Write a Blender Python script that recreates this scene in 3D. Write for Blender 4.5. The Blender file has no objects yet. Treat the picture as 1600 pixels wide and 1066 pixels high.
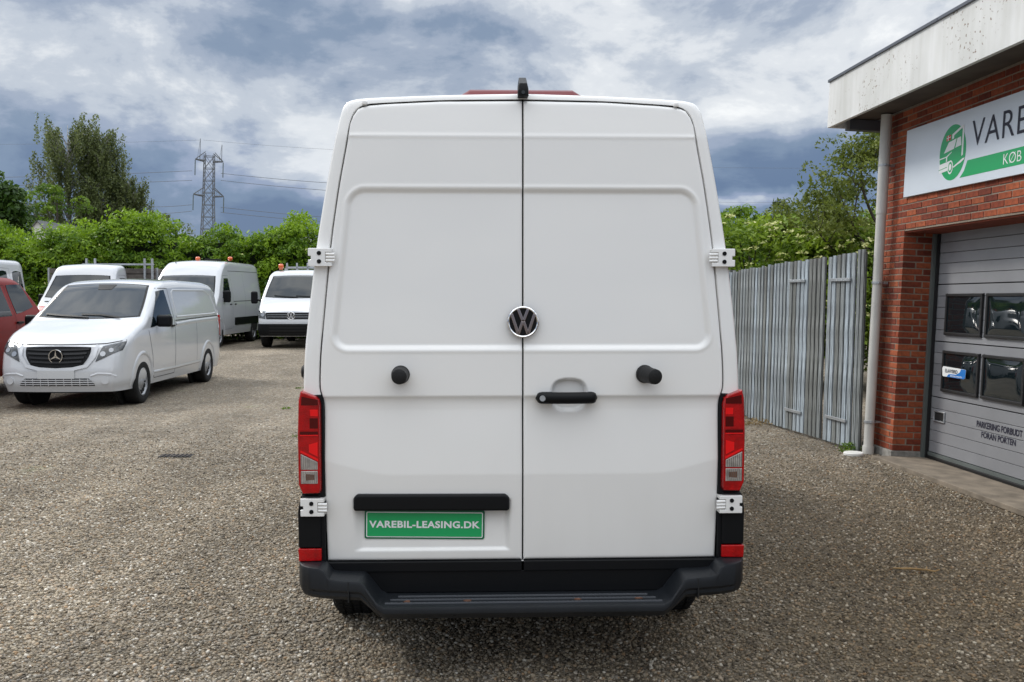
import bpy, bmesh, math, random
import numpy as np
from mathutils import Vector, Matrix
from mathutils.bvhtree import BVHTree
random.seed(4); rng = np.random.default_rng(4)
R = math.radians
S = bpy.context.scene

# ------------------------------------------------------------------ camera
CAM_H = 1.75
cd = bpy.data.cameras.new('camera'); cam = bpy.data.objects.new('camera', cd)
S.collection.objects.link(cam)
cd.lens = 33.75; cd.sensor_width = 36; cd.clip_end = 3000; cd.clip_start = .1
PITCH = math.atan(75 / 1500)
cam.location = (0, 0, CAM_H); cam.rotation_euler = (R(90) - PITCH, 0, 0)
S.camera = cam

# ------------------------------------------------------------------ world: nishita sky under broken cloud
W = bpy.data.worlds.new('World'); S.world = W; W.use_nodes = True
SUN_DIR = Vector((-.66, .44, .72)).normalized()       # from the scene towards the sun
SUN_EL = math.asin(SUN_DIR.z); SUN_AZ = math.atan2(SUN_DIR.x, SUN_DIR.y)
def sky():
    nt = W.node_tree; N = nt.nodes; L = nt.links; N.clear()
    def n(t, **k):
        x = N.new(t)
        for a, b in k.items(): setattr(x, a, b)
        return x
    def m(op, a, b=None, c=None, clamp=False):
        x = n('ShaderNodeMath', operation=op, use_clamp=clamp)
        for i, v in enumerate((a, b, c)):
            if v is None: continue
            if isinstance(v, (int, float)): x.inputs[i].default_value = v
            else: L.new(v, x.inputs[i])
        return x.outputs[0]
    out = n('ShaderNodeOutputWorld')
    st = n('ShaderNodeTexSky', sky_type='NISHITA', sun_disc=False)
    st.sun_elevation = SUN_EL; st.sun_rotation = SUN_AZ; st.air_density = 1.2; st.dust_density = 1.5
    b1 = n('ShaderNodeBackground'); b1.inputs[1].default_value = .09; L.new(st.outputs[0], b1.inputs[0])
    tc = n('ShaderNodeTexCoord'); nm = n('ShaderNodeVectorMath', operation='NORMALIZE'); L.new(tc.outputs['Generated'], nm.inputs[0])
    sp = n('ShaderNodeSeparateXYZ'); L.new(nm.outputs[0], sp.inputs[0])
    X, Y, Z = sp.outputs
    zc = m('ADD', m('MAXIMUM', Z, 0.0), .10)
    cb = n('ShaderNodeCombineXYZ'); L.new(m('DIVIDE', X, zc), cb.inputs[0]); L.new(m('DIVIDE', Y, zc), cb.inputs[1])
    def noise(scale, det, rough, dist, src=cb.outputs[0], off=(0, 0, 0)):
        mp = n('ShaderNodeMapping'); L.new(src, mp.inputs[0]); mp.inputs['Location'].default_value = off
        x = n('ShaderNodeTexNoise'); L.new(mp.outputs[0], x.inputs['Vector'])
        x.inputs['Scale'].default_value = scale; x.inputs['Detail'].default_value = det
        x.inputs['Roughness'].default_value = rough; x.inputs['Distortion'].default_value = dist
        return x.outputs['Fac']
    big = noise(.55, 6, .50, .5, off=(3.1, 1.2, 0))
    mp3 = n('ShaderNodeMapping'); L.new(nm.outputs[0], mp3.inputs[0]); mp3.inputs['Scale'].default_value = (1, 1, 2.0)
    puff = noise(5.2, 10, .60, .20, src=mp3.outputs[0])
    az = m('ARCTAN2', X, Y); el = m('ARCSINE', Z)
    wob = m('MULTIPLY', m('SUBTRACT', noise(5, 5, .55, .3, src=nm.outputs[0], off=(5, 2, 1)), .5), .22)
    az2 = m('ADD', az, wob); el2 = m('ADD', el, m('MULTIPLY', wob, .55))
    v = m('ADD', m('MULTIPLY', m('SUBTRACT', big, .5), .7), m('MULTIPLY', m('SUBTRACT', puff, .5), 2.1))
    v = m('ADD', v, m('ADD', .66, m('MULTIPLY', m('MAXIMUM', m('SUBTRACT', Z, .30), 0), .30)))
    for a0, e0, ra, re, amp in [(-.15, .245, .20, .050, -.40), (-.43, .30, .16, .035, -.22), (-.30, .195, .22, .040, .12),
                                (.12, .225, .12, .07, .16), (.30, .30, .20, .05, -.10), (-.52, .135, .12, .02, -.28),
                                (.26, .128, .20, .028, -.45), (.24, .094, .07, .011, .50), (.22, .175, .15, .03, .10),
                                (-.25, .085, .45, .035, -.42), (-.20, .125, .12, .02, .14), (-.17, .058, .07, .010, .30),
                                (.02, .26, .12, .05, .10)]:
        q = m('ADD', m('POWER', m('DIVIDE', m('SUBTRACT', az2, a0), ra), 2), m('POWER', m('DIVIDE', m('SUBTRACT', el2, e0), re), 2))
        v = m('ADD', v, m('MULTIPLY', m('EXPONENT', m('MULTIPLY', q, -1)), amp))
    # deep blue-grey rain band low over the whole horizon
    band = m('EXPONENT', m('MULTIPLY', m('POWER', m('DIVIDE', m('SUBTRACT', el2, .06), .075), 2), -1))
    v = m('SUBTRACT', v, m('MULTIPLY', band, .20))
    cr = n('ShaderNodeValToRGB'); L.new(v, cr.inputs[0]); e = cr.color_ramp; e.interpolation = 'EASE'
    e.elements[0].position = .0; e.elements[0].color = (.13, .20, .34, 1)
    e.elements[1].position = 1.0; e.elements[1].color = (.97, .99, 1.0, 1)
    for p, c in ((.25, (.19, .27, .41, 1)), (.45, (.30, .37, .53, 1)), (.62, (.52, .58, .68, 1)), (.80, (.76, .80, .86, 1))):
        x = e.elements.new(p); x.color = c
    cr2 = n('ShaderNodeValToRGB'); L.new(v, cr2.inputs[0]); e = cr2.color_ramp; e.interpolation = 'EASE'
    e.elements[0].position = .0; e.elements[0].color = (.20, .27, .39, 1)
    e.elements[1].position = 1.0; e.elements[1].color = (.95, .97, .98, 1)
    for p, c in ((.25, (.26, .33, .44, 1)), (.45, (.40, .46, .54, 1)), (.62, (.55, .60, .67, 1)), (.80, (.76, .79, .82, 1))):
        x = e.elements.new(p); x.color = c
    hi = n('ShaderNodeMapRange'); hi.interpolation_type = 'SMOOTHSTEP'; L.new(el2, hi.inputs[0]); hi.inputs[1].default_value = .10; hi.inputs[2].default_value = .20; hi.inputs[4].default_value = .60
    mc = n('ShaderNodeMix', data_type='RGBA'); L.new(hi.outputs[0], mc.inputs[0]); L.new(cr.outputs[0], mc.inputs[6]); L.new(cr2.outputs[0], mc.inputs[7])
    zs = n('ShaderNodeMapRange'); zs.interpolation_type = 'SMOOTHSTEP'; L.new(Z, zs.inputs[0]); zs.inputs[1].default_value = .27; zs.inputs[2].default_value = .75
    gain = m('ADD', .80, m('MULTIPLY', zs.outputs[0], 1.20))   # overcast sky: brighter towards the zenith
    b2 = n('ShaderNodeBackground'); L.new(mc.outputs[2], b2.inputs[0]); L.new(gain, b2.inputs[1])
    mx = n('ShaderNodeMixShader'); mx.inputs[0].default_value = .95
    L.new(b1.outputs[0], mx.inputs[1]); L.new(b2.outputs[0], mx.inputs[2]); L.new(mx.outputs[0], out.inputs[0])
    W.cycles.sampling_method = 'MANUAL'; W.cycles.sample_map_resolution = 512
sky()
# ------------------------------------------------------------------ sun behind thin cloud
sd = bpy.data.lights.new('sun', 'SUN'); sd.energy = 1.6; sd.angle = R(12); sd.color = (1, .95, .87)
sun = bpy.data.objects.new('sun', sd); S.collection.objects.link(sun)
sun.rotation_euler = SUN_DIR.to_track_quat('Z', 'Y').to_euler(); sun.location = (0, 0, 30)
S.view_settings.view_transform = 'Standard'; S.view_settings.look = 'None'
S.view_settings.exposure = 0.35; S.view_settings.gamma = 1.0; S.view_settings.use_curve_mapping = False

# ------------------------------------------------------------------ helpers
def at(px, py, Y):
    """point at distance Y in front of the camera on the line of sight of a photograph pixel"""
    c, s = math.cos(PITCH), math.sin(PITCH); u = 533 - py
    dx, dy, dz = px - 800, 1500 * c + u * s, -1500 * s + u * c
    return Vector((dx * Y / dy, Y, CAM_H + dz * Y / dy))
def sstep(a, b, x):
    t = np.clip((np.asarray(x, float) - a) / (b - a), 0, 1); return t * t * (3 - 2 * t)
def ground_z(x, y):
    return .2 * sstep(17, 26.5, y) + 0 * x
def link(o, parent=None):
    S.collection.objects.link(o)
    if parent is not None: o.parent = parent
    return o
def tag(o, label=None, cat=None, group=None, kind=None):
    if label: o['label'] = label
    if cat: o['category'] = cat
    if group: o['group'] = group
    if kind: o['kind'] = kind
    return o
def empty(name, loc, rz=0, **k):
    o = bpy.data.objects.new(name, None); o.location = loc; o.rotation_euler = (0, 0, rz); o.empty_display_size = .2
    link(o); tag(o, **k); return o
class MB:
    def __init__(s): s.v = []; s.f = []
    def add(s, vs, fs):
        b = len(s.v); s.v += [tuple(p) for p in vs]; s.f += [tuple(b + i for i in f) for f in fs]; return s
    def box(s, c, d, rot=None):
        x, y, z = (k / 2 for k in d); vs = [Vector((i, j, k)) for i in (-x, x) for j in (-y, y) for k in (-z, z)]
        if rot is not None: vs = [rot @ p for p in vs]
        return s.add([p + Vector(c) for p in vs], [(0, 1, 3, 2), (4, 6, 7, 5), (0, 4, 5, 1), (2, 3, 7, 6), (0, 2, 6, 4), (1, 5, 7, 3)])
    def tube(s, pts, rad, n=8, cap=True):
        pts = [Vector(p) for p in pts]
        if isinstance(rad, (int, float)): rad = [rad] * len(pts)
        rings = []
        for i, p in enumerate(pts):
            d = (pts[min(i + 1, len(pts) - 1)] - pts[max(i - 1, 0)]).normalized()
            a = d.cross(Vector((0, 0, 1)) if abs(d.z) < .9 else Vector((1, 0, 0))).normalized(); b = d.cross(a)
            rings.append([p + (a * math.cos(t) + b * math.sin(t)) * rad[i] for t in (2 * math.pi * k / n for k in range(n))])
        vs = [q for r in rings for q in r]; fs = []
        for i in range(len(pts) - 1):
            for k in range(n):
                k2 = (k + 1) % n; fs.append((i * n + k, i * n + k2, (i + 1) * n + k2, (i + 1) * n + k))
        if cap: fs += [tuple(range(n))[::-1], tuple((len(pts) - 1) * n + k for k in range(n))]
        return s.add(vs, fs)
    def prism(s, poly, f0, f1):
        """poly: list of 2-tuples; f0, f1 map a 2-tuple to the 3-D point of the near and the far face"""
        n = len(poly); vs = [f0(p) for p in poly] + [f1(p) for p in poly]
        return s.add(vs, [tuple(range(n)), tuple(range(n, 2 * n))[::-1]] + [(i, n + i, n + (i + 1) % n, (i + 1) % n) for i in range(n)])
    def grid(s, P, flip=False):
        nr, nc = len(P), len(P[0]); vs = [p for r in P for p in r]; fs = []
        for i in range(nr - 1):
            for j in range(nc - 1):
                q = (i * nc + j, i * nc + j + 1, (i + 1) * nc + j + 1, (i + 1) * nc + j); fs.append(q[::-1] if flip else q)
        return s.add(vs, fs)
    def mesh(s, name, mat=None, smooth=False, fix=True):
        me = bpy.data.meshes.new(name); me.from_pydata(s.v, [], s.f); me.validate()
        if fix:
            bm = bmesh.new(); bm.from_mesh(me); bmesh.ops.remove_doubles(bm, verts=bm.verts, dist=1e-5)
            bmesh.ops.recalc_face_normals(bm, faces=bm.faces); bm.to_mesh(me); bm.free()
        if mat: me.materials.append(mat)
        if smooth: me.shade_smooth()
        return me
    def build(s, name, mat=None, parent=None, smooth=False, bevel=0, fix=True, angle=None, seg=2):
        o = bpy.data.objects.new(name, s.mesh(name, mat, smooth or angle is not None, fix)); link(o, parent)
        if angle is not None: o.data.set_sharp_from_angle(angle=R(angle))
        if bevel:
            b = o.modifiers.new('bevel', 'BEVEL'); b.width = bevel; b.segments = seg; b.limit_method = 'ANGLE'; b.angle_limit = R(35)
            if not smooth: o.data.shade_smooth(); b.harden_normals = True
        return o
def rot_z(a): return Matrix.Rotation(a, 3, 'Z')
def disc(mb, c, r, axis, t, n=24):
    """short cylinder: centre of its near face, outward axis, thickness"""
    c = Vector(c); a = Vector(axis).normalized(); return mb.tube([c, c + a * t], r, n)

# ------------------------------------------------------------------ materials
def mat(name, col, rough=.5, metal=0, coat=0, var=0, vscale=5, bump=0, bscale=200, spec=.5, detail=3):
    m = bpy.data.materials.new(name); m.use_nodes = True; nt = m.node_tree; L = nt.links; b = nt.nodes['Principled BSDF']
    b.inputs['Base Color'].default_value = (*col, 1); b.inputs['Roughness'].default_value = rough; b.inputs['Metallic'].default_value = metal
    b.inputs['Coat Weight'].default_value = coat; b.inputs['Coat Roughness'].default_value = .05; b.inputs['Specular IOR Level'].default_value = spec
    tc = nt.nodes.new('ShaderNodeTexCoord')
    if var:
        n = nt.nodes.new('ShaderNodeTexNoise'); n.inputs['Scale'].default_value = vscale; n.inputs['Detail'].default_value = detail
        L.new(tc.outputs['Object'], n.inputs['Vector'])
        r = nt.nodes.new('ShaderNodeValToRGB'); L.new(n.outputs['Fac'], r.inputs[0])
        r.color_ramp.elements[0].position = .3; r.color_ramp.elements[1].position = .7
        r.color_ramp.elements[0].color = (*[c * (1 - var) for c in col], 1); r.color_ramp.elements[1].color = (*[min(1, c * (1 + var)) for c in col], 1)
        L.new(r.outputs[0], b.inputs['Base Color'])
    if bump:
        n = nt.nodes.new('ShaderNodeTexNoise'); n.inputs['Scale'].default_value = bscale; n.inputs['Detail'].default_value = 4
        L.new(tc.outputs['Object'], n.inputs['Vector']); u = nt.nodes.new('ShaderNodeBump'); u.inputs['Strength'].default_value = bump; u.inputs['Distance'].default_value = .01
        L.new(n.outputs['Fac'], u.inputs['Height']); L.new(u.outputs[0], b.inputs['Normal'])
    return m
M = dict(
    white=None,
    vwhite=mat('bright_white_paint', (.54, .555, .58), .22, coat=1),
    red=mat('faded_red_paint', (.20, .008, .006), .4, spec=.3, coat=.1, var=.05, vscale=2),
    redstripe=mat('red_stripe_paint', (.42, .02, .015), .4, coat=.4),
    gap=mat('panel_gap', (.008, .008, .008), .8),
    rubber=mat('black_rubber', (.010, .010, .0105), .55, spec=.3, bump=.2, bscale=120),
    tyre=mat('tyre_rubber', (.013, .013, .0135), .8, spec=.25, var=.25, vscale=9, bump=.3, bscale=60),
    plastic=mat('black_plastic', (.0045, .005, .006), .42, spec=.18, bump=.12, bscale=600),
    bumper=mat('slate_plastic', (.0095, .0115, .0145), .42, spec=.34, var=.12, vscale=6, bump=.15, bscale=500),
    reflchrome=mat('chrome_painted_reflection', (.40, .35, .345), .12, 1),  # chrome with a dark brownish reflection painted into its colour
    chrome=mat('chrome', (.75, .75, .76), .07, 1),
    steel=mat('galvanised_steel', (.42, .44, .46), .45, .7, var=.15, vscale=12),
    rim=mat('silver_wheel_paint', (.36, .37, .39), .35, .3),
    glass=mat('dark_window_glass', (.006, .011, .014), .03, spec=.6, coat=.12),
    lampred=mat('red_lamp_lens', (.36, .001, .002), .2, spec=.25, coat=.3, bump=.25, bscale=160, var=.25, vscale=25),
    lampdark=mat('dark_red_lamp_lens', (.07, .0005, .001), .2, spec=.2, coat=.25),
    lampbright=mat('bright_red_lamp_lens', (.78, .008, .01), .2, spec=.2, coat=.25),
    clear=mat('clear_lamp_lens', (.40, .37, .35), .1, coat=1, var=.3, vscale=30, metal=.3),
    hlamp=mat('headlamp_glass', (.05, .055, .06), .06, coat=.4, spec=.6, var=.7, vscale=14),
    slat=mat('satin_black_slat', (.010, .0105, .012), .35, spec=.35),
    reflector=mat('headlamp_reflector', (.30, .31, .33), .18, .9),
    amber=mat('orange_beacon_plastic', (.75, .13, .02), .2, coat=1),
    green=mat('green_print', (.0, .34, .10), .4, coat=.2),
    greend=mat('dark_green_edge', (.0, .12, .05), .4),
    signwhite=mat('white_sign_panel', (.64, .70, .77), .35, coat=.15, var=.03, vscale=2),
    ink=mat('navy_lettering', (.012, .012, .03), .5),
    whiteink=mat('white_print', (.78, .80, .80), .5),
    redink=mat('red_print', (.6, .03, .02), .5),
    blueink=mat('blue_print', (.01, .17, .55), .4),
    pipe=mat('white_pvc_pipe', (.52, .51, .48), .45, var=.08, vscale=3),
    concrete=mat('concrete', (.20, .165, .125), .9, var=.32, vscale=6, bump=.5, bscale=60, detail=8),
    plinth=mat('plinth_concrete', (.25, .24, .22), .9, var=.3, vscale=20, bump=.6, bscale=80, detail=8),
    soffit=mat('brown_soffit_board', (.075, .062, .05), .8, var=.25, vscale=4),
    capping=mat('zinc_capping', (.10, .11, .13), .5, .3),
    mortar=mat('mortar', (.25, .205, .16), .95, var=.15, vscale=20, bump=.5, bscale=150, detail=6),
    frame=mat('grey_green_frame_paint', (.10, .115, .11), .6, var=.1, vscale=3),
    doorframe=mat('window_rubber_frame', (.012, .012, .013), .45),
    bark=mat('bark', (.06, .05, .04), .95, var=.3, vscale=15, bump=.8, bscale=40),
    birchbark=mat('birch_bark', (.30, .29, .27), .9, var=.5, vscale=6),
    board=mat('weathered_brown_boards', (.11, .095, .085), .9, var=.3, vscale=7),
    roofgrey=mat('grey_roof_sheets', (.13, .135, .14), .85, var=.15, vscale=3),
    pylon=mat('dull_pylon_steel', (.13, .14, .15), .7, .2),
    insulator=mat('glass_insulator', (.10, .13, .12), .4),
    twig=mat('dry_twig', (.30, .19, .08), .9),
    lid=mat('white_plastic_lid', (.72, .71, .68), .5, var=.06, vscale=8),
    housewhite=mat('white_render_wall', (.66, .65, .62), .9, var=.05, vscale=1),
    tan=mat('rust_spot', (.11, .05, .03), .9, var=.3, vscale=30),
)
def mat_vanpaint():
    m = mat('white_paint', (.83, .825, .81), .30, coat=1); nt = m.node_tree; L = nt.links; b = nt.nodes['Principled BSDF']
    tc = nt.nodes.new('ShaderNodeTexCoord')
    def noise(sc, scale, det=5):
        mp = nt.nodes.new('ShaderNodeMapping'); mp.inputs['Scale'].default_value = scale; L.new(tc.outputs['Object'], mp.inputs[0])
        n = nt.nodes.new('ShaderNodeTexNoise'); n.inputs['Scale'].default_value = sc; n.inputs['Detail'].default_value = det; L.new(mp.outputs[0], n.inputs['Vector']); return n.outputs['Fac']
    def rg(src, a, b_, lo, hi):
        q = nt.nodes.new('ShaderNodeMapRange'); L.new(src, q.inputs[0]); q.inputs[1].default_value = a; q.inputs[2].default_value = b_; q.inputs[3].default_value = lo; q.inputs[4].default_value = hi; return q.outputs[0]
    def mu(a, b_):
        q = nt.nodes.new('ShaderNodeMath'); q.operation = 'MULTIPLY'; L.new(a, q.inputs[0]); L.new(b_, q.inputs[1]); return q.outputs[0]
    sx = nt.nodes.new('ShaderNodeSeparateXYZ'); L.new(tc.outputs['Object'], sx.inputs[0])
    # road dust settled low on the doors, faint run-off streaks
    d = mu(rg(sx.outputs[2], .5, 1.25, .34, .03), rg(noise(6, (1, 1, .35), 8), .15, .85, .5, 1.1))
    x = nt.nodes.new('ShaderNodeMix'); x.data_type = 'RGBA'; L.new(d, x.inputs[0]); x.inputs[6].default_value = (.83, .825, .81, 1); x.inputs[7].default_value = (.50, .48, .44, 1)
    L.new(x.outputs[2], b.inputs['Base Color']); b.inputs['Roughness'].default_value = .32
    return m
M['white'] = mat_vanpaint()
def mat_fascia():
    m = mat('weathered_white_fascia', (.70, .70, .67), .75); nt = m.node_tree; L = nt.links; b = nt.nodes['Principled BSDF']
    tc = nt.nodes.new('ShaderNodeTexCoord')
    def noise(sc, det, scale=(1, 1, 1)):
        mp = nt.nodes.new('ShaderNodeMapping'); L.new(tc.outputs['Object'], mp.inputs[0]); mp.inputs['Scale'].default_value = scale
        n = nt.nodes.new('ShaderNodeTexNoise'); n.inputs['Scale'].default_value = sc; n.inputs['Detail'].default_value = det; L.new(mp.outputs[0], n.inputs['Vector']); return n.outputs['Fac']
    def ramp(src, p0, c0, p1, c1):
        r = nt.nodes.new('ShaderNodeValToRGB'); L.new(src, r.inputs[0]); e = r.color_ramp.elements
        e[0].position = p0; e[0].color = (*c0, 1); e[1].position = p1; e[1].color = (*c1, 1); return r.outputs[0]
    def mix(f, a, bb, typ='MIX'):
        x = nt.nodes.new('ShaderNodeMix'); x.data_type = 'RGBA'; x.blend_type = typ
        if isinstance(f, float): x.inputs[0].default_value = f
        else: L.new(f, x.inputs[0])
        L.new(a, x.inputs[6]); L.new(bb, x.inputs[7]); return x.outputs[2]
    base = ramp(noise(2.2, 8, (1, 1, .6)), .35, (.57, .575, .56), .65, (.70, .705, .70))
    streak = ramp(noise(14, 4, (1, 1, .06)),   .40, (.94, .94, .925), .62, (1, 1, 1))
    col = mix(1.0, base, streak, 'MULTIPLY')
    # flaked spots: small ones gathered in patches
    spots = ramp(noise(30, 4), .625, (0, 0, 0), .65, (1, 1, 1)); patch = ramp(noise(1.6, 2), .48, (0, 0, 0), .58, (1, 1, 1))
    mk = mix(1.0, spots, patch, 'MULTIPLY')
    rgb = nt.nodes.new('ShaderNodeRGB'); rgb.outputs[0].default_value = (.20, .14, .10, 1)
    L.new(mix(mk, col, rgb.outputs[0]), b.inputs['Base Color'])
    return m
M['fascia'] = mat_fascia()
def mat_attr(name, c0, c1, rough=.85, bump=.4, bscale=60, var=.2, vscale=12, scale=(1, 1, 1), c2=None, stain=.25):
    """colour from the random number of each object, with grain on top"""
    m = bpy.data.materials.new(name); m.use_nodes = True; nt = m.node_tree; L = nt.links; b = nt.nodes['Principled BSDF']
    b.inputs['Roughness'].default_value = rough
    oi = nt.nodes.new('ShaderNodeObjectInfo'); at_ = nt.nodes.new('ShaderNodeAttribute'); at_.attribute_name = 'rnd'
    ad = nt.nodes.new('ShaderNodeMath'); ad.operation = 'ADD'; L.new(oi.outputs['Random'], ad.inputs[0]); L.new(at_.outputs['Fac'], ad.inputs[1])
    fr = nt.nodes.new('ShaderNodeMath'); fr.operation = 'FRACT'; L.new(ad.outputs[0], fr.inputs[0])
    r = nt.nodes.new('ShaderNodeValToRGB'); L.new(fr.outputs[0], r.inputs[0]); e = r.color_ramp.elements
    e[0].color = (*c0, 1); e[1].color = (*c1, 1); e[1].position = .95
    if c2: x = e.new(.5); x.color = (*c2, 1)
    tc = nt.nodes.new('ShaderNodeTexCoord'); mp = nt.nodes.new('ShaderNodeMapping'); mp.inputs['Scale'].default_value = scale; L.new(tc.outputs['Object'], mp.inputs[0])
    n = nt.nodes.new('ShaderNodeTexNoise'); n.inputs['Scale'].default_value = vscale; n.inputs['Detail'].default_value = 6; L.new(mp.outputs[0], n.inputs['Vector'])
    mr = nt.nodes.new('ShaderNodeMapRange'); L.new(n.outputs['Fac'], mr.inputs[0]); mr.inputs[1].default_value = .3; mr.inputs[2].default_value = .7
    mr.inputs[3].default_value = 1 - var; mr.inputs[4].default_value = 1 + var
    # weather stains that run on from piece to piece
    g = nt.nodes.new('ShaderNodeNewGeometry'); n3 = nt.nodes.new('ShaderNodeTexNoise'); n3.inputs['Scale'].default_value = 1.7; n3.inputs['Detail'].default_value = 6; L.new(g.outputs['Position'], n3.inputs['Vector'])
    m3 = nt.nodes.new('ShaderNodeMapRange'); L.new(n3.outputs['Fac'], m3.inputs[0]); m3.inputs[1].default_value = .3; m3.inputs[2].default_value = .7; m3.inputs[3].default_value = 1 - stain; m3.inputs[4].default_value = 1 + stain * .5
    mm = nt.nodes.new('ShaderNodeMath'); mm.operation = 'MULTIPLY'; L.new(mr.outputs[0], mm.inputs[0]); L.new(m3.outputs[0], mm.inputs[1])
    x = nt.nodes.new('ShaderNodeMix'); x.data_type = 'RGBA'; x.blend_type = 'MULTIPLY'; x.inputs[0].default_value = 1
    L.new(r.outputs[0], x.inputs[6]); L.new(mm.outputs[0], x.inputs[7]); L.new(x.outputs[2], b.inputs['Base Color'])
    n2 = nt.nodes.new('ShaderNodeTexNoise'); n2.inputs['Scale'].default_value = bscale; n2.inputs['Detail'].default_value = 5; L.new(mp.outputs[0], n2.inputs['Vector'])
    u = nt.nodes.new('ShaderNodeBump'); u.inputs['Strength'].default_value = bump; u.inputs['Distance'].default_value = .006; L.new(n2.outputs['Fac'], u.inputs['Height']); L.new(u.outputs[0], b.inputs['Normal'])
    return m
M['brick'] = mat_attr('red_brick', (.13, .022, .010), (.34, .084, .030), .9, .6, 90, .28, 25, c2=(.255, .050, .018))
M['fboard'] = mat_attr('weathered_blue_grey_boards', (.165, .17, .16), (.34, .39, .43), .92, .7, 60, .75, 11, (7, 7, .8), c2=(.25, .275, .285))
M['bboard'] = mat_attr('weathered_grey_back_boards', (.085, .088, .08), (.15, .155, .145), .9, .6, 40, .4, 9, (6, 6, .5))
M['panel'] = mat_attr('silver_garage_panel', (.225, .23, .245), (.26, .265, .28), .42, .03, 3, .06, 3, stain=.08)
def mat_leaf(name, c0, c1, trans=.35, rough=.5):
    m = bpy.data.materials.new(name); m.use_nodes = True; nt = m.node_tree; L = nt.links; b = nt.nodes['Principled BSDF']
    a = nt.nodes.new('ShaderNodeAttribute'); a.attribute_name = 'rnd'
    r = nt.nodes.new('ShaderNodeValToRGB'); L.new(a.outputs['Fac'], r.inputs[0]); e = r.color_ramp.elements; e[0].color = (*c0, 1); e[1].color = (*c1, 1)
    L.new(r.outputs[0], b.inputs['Base Color']); b.inputs['Roughness'].default_value = rough; b.inputs['Specular IOR Level'].default_value = .35
    t = nt.nodes.new('ShaderNodeBsdfTranslucent'); L.new(r.outputs[0], t.inputs['Color'])
    mx = nt.nodes.new('ShaderNodeMixShader'); mx.inputs[0].default_value = trans; out = nt.nodes['Material Output']
    L.new(b.outputs[0], mx.inputs[1]); L.new(t.outputs[0], mx.inputs[2]); L.new(mx.outputs[0], out.inputs[0]); return m
M['hedge'] = mat_leaf('hedge_leaf', (.045, .115, .008), (.27, .42, .022), .42)
M['elder'] = mat_leaf('elder_leaf', (.055, .125, .010), (.30, .42, .035), .45)
M['flower'] = mat_leaf('elder_flower', (.42, .45, .14), (.60, .60, .28), .2)
M['birch'] = mat_leaf('birch_leaf', (.075, .10, .035), (.20, .24, .085), .42)
M['chestnut'] = mat_leaf('chestnut_leaf', (.02, .055, .010), (.09, .17, .02))
M['robinia'] = mat_leaf('robinia_leaf', (.06, .095, .015), (.22, .26, .045), .42)
M['pine'] = mat_leaf('pine_needles', (.012, .025, .012), (.035, .06, .025), .1)
M['bushleaf'] = mat_leaf('bush_leaf', (.04, .10, .01), (.18, .29, .022), .42)

PEB = [(.0, (.085, .073, .058)), (.16, (.18, .152, .115)), (.32, (.30, .25, .18)), (.48, (.38, .335, .26)), (.62, (.25, .23, .205)),
       (.76, (.45, .39, .30)), (.86, (.34, .23, .135)), (.93, (.56, .53, .47)), (1.0, (.72, .69, .62))]
PEB = [(p, (c[0] * .96, c[1] * .935, c[2] * .90)) for p, c in PEB]
def peb_ramp(nt, src, k=1.0):
    r = nt.nodes.new('ShaderNodeValToRGB'); nt.links.new(src, r.inputs[0]); e = r.color_ramp.elements
    e[0].position, e[0].color = 0, (*[a*k for a in PEB[0][1]], 1); e[1].position, e[1].color = 1, (*[a*k for a in PEB[-1][1]], 1)
    for p, c in PEB[1:-1]: x = e.new(p); x.color = (*[a*k for a in c], 1)
    # broad patches, wheel tracks and the van's shade painted brown, all fixed to the yard
    L = nt.links; g = nt.nodes.new('ShaderNodeNewGeometry')
    def nz(sc, scale, det=4):
        mp = nt.nodes.new('ShaderNodeMapping'); mp.inputs['Scale'].default_value = scale; L.new(g.outputs['Position'], mp.inputs[0])
        n = nt.nodes.new('ShaderNodeTexNoise'); n.inputs['Scale'].default_value = sc; n.inputs['Detail'].default_value = det; L.new(mp.outputs[0], n.inputs['Vector']); return n.outputs['Fac']
    def rg(src, a, b_, lo, hi):
        q = nt.nodes.new('ShaderNodeMapRange'); L.new(src, q.inputs[0]); q.inputs[1].default_value = a; q.inputs[2].default_value = b_; q.inputs[3].default_value = lo; q.inputs[4].default_value = hi; return q.outputs[0]
    def mu(a, b_):
        q = nt.nodes.new('ShaderNodeMath'); q.operation = 'MULTIPLY'; L.new(a, q.inputs[0]); L.new(b_, q.inputs[1]); return q.outputs[0]
    f = mu(rg(nz(.45, (1, 1, 1), 6), .30, .70, .74, 1.22), rg(nz(1.3, (1, .13, 1), 3), .34, .66, .86, 1.10))
    f = mu(f, rg(nz(5.5, (1, 1, 1), 5), .60, .72, 1, .66))
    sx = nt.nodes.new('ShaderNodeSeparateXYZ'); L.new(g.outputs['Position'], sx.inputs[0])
    shd = mu(mu(rg(sx.outputs[0], -.2, 1.8, 0, 1), rg(sx.outputs[1], 6.0, 10.5, 1, 0)), rg(nz(.9, (1, 1, 1), 5), .28, .60, .55, 1))
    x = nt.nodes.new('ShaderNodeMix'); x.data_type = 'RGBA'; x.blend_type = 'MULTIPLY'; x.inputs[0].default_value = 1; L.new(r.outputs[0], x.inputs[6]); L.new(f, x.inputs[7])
    y = nt.nodes.new('ShaderNodeMix'); y.data_type = 'RGBA'; y.blend_type = 'MULTIPLY'; L.new(shd, y.inputs[0]); L.new(x.outputs[2], y.inputs[6]); y.inputs[7].default_value = (.62, .56, .47, 1)
    return y.outputs[2]
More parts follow.
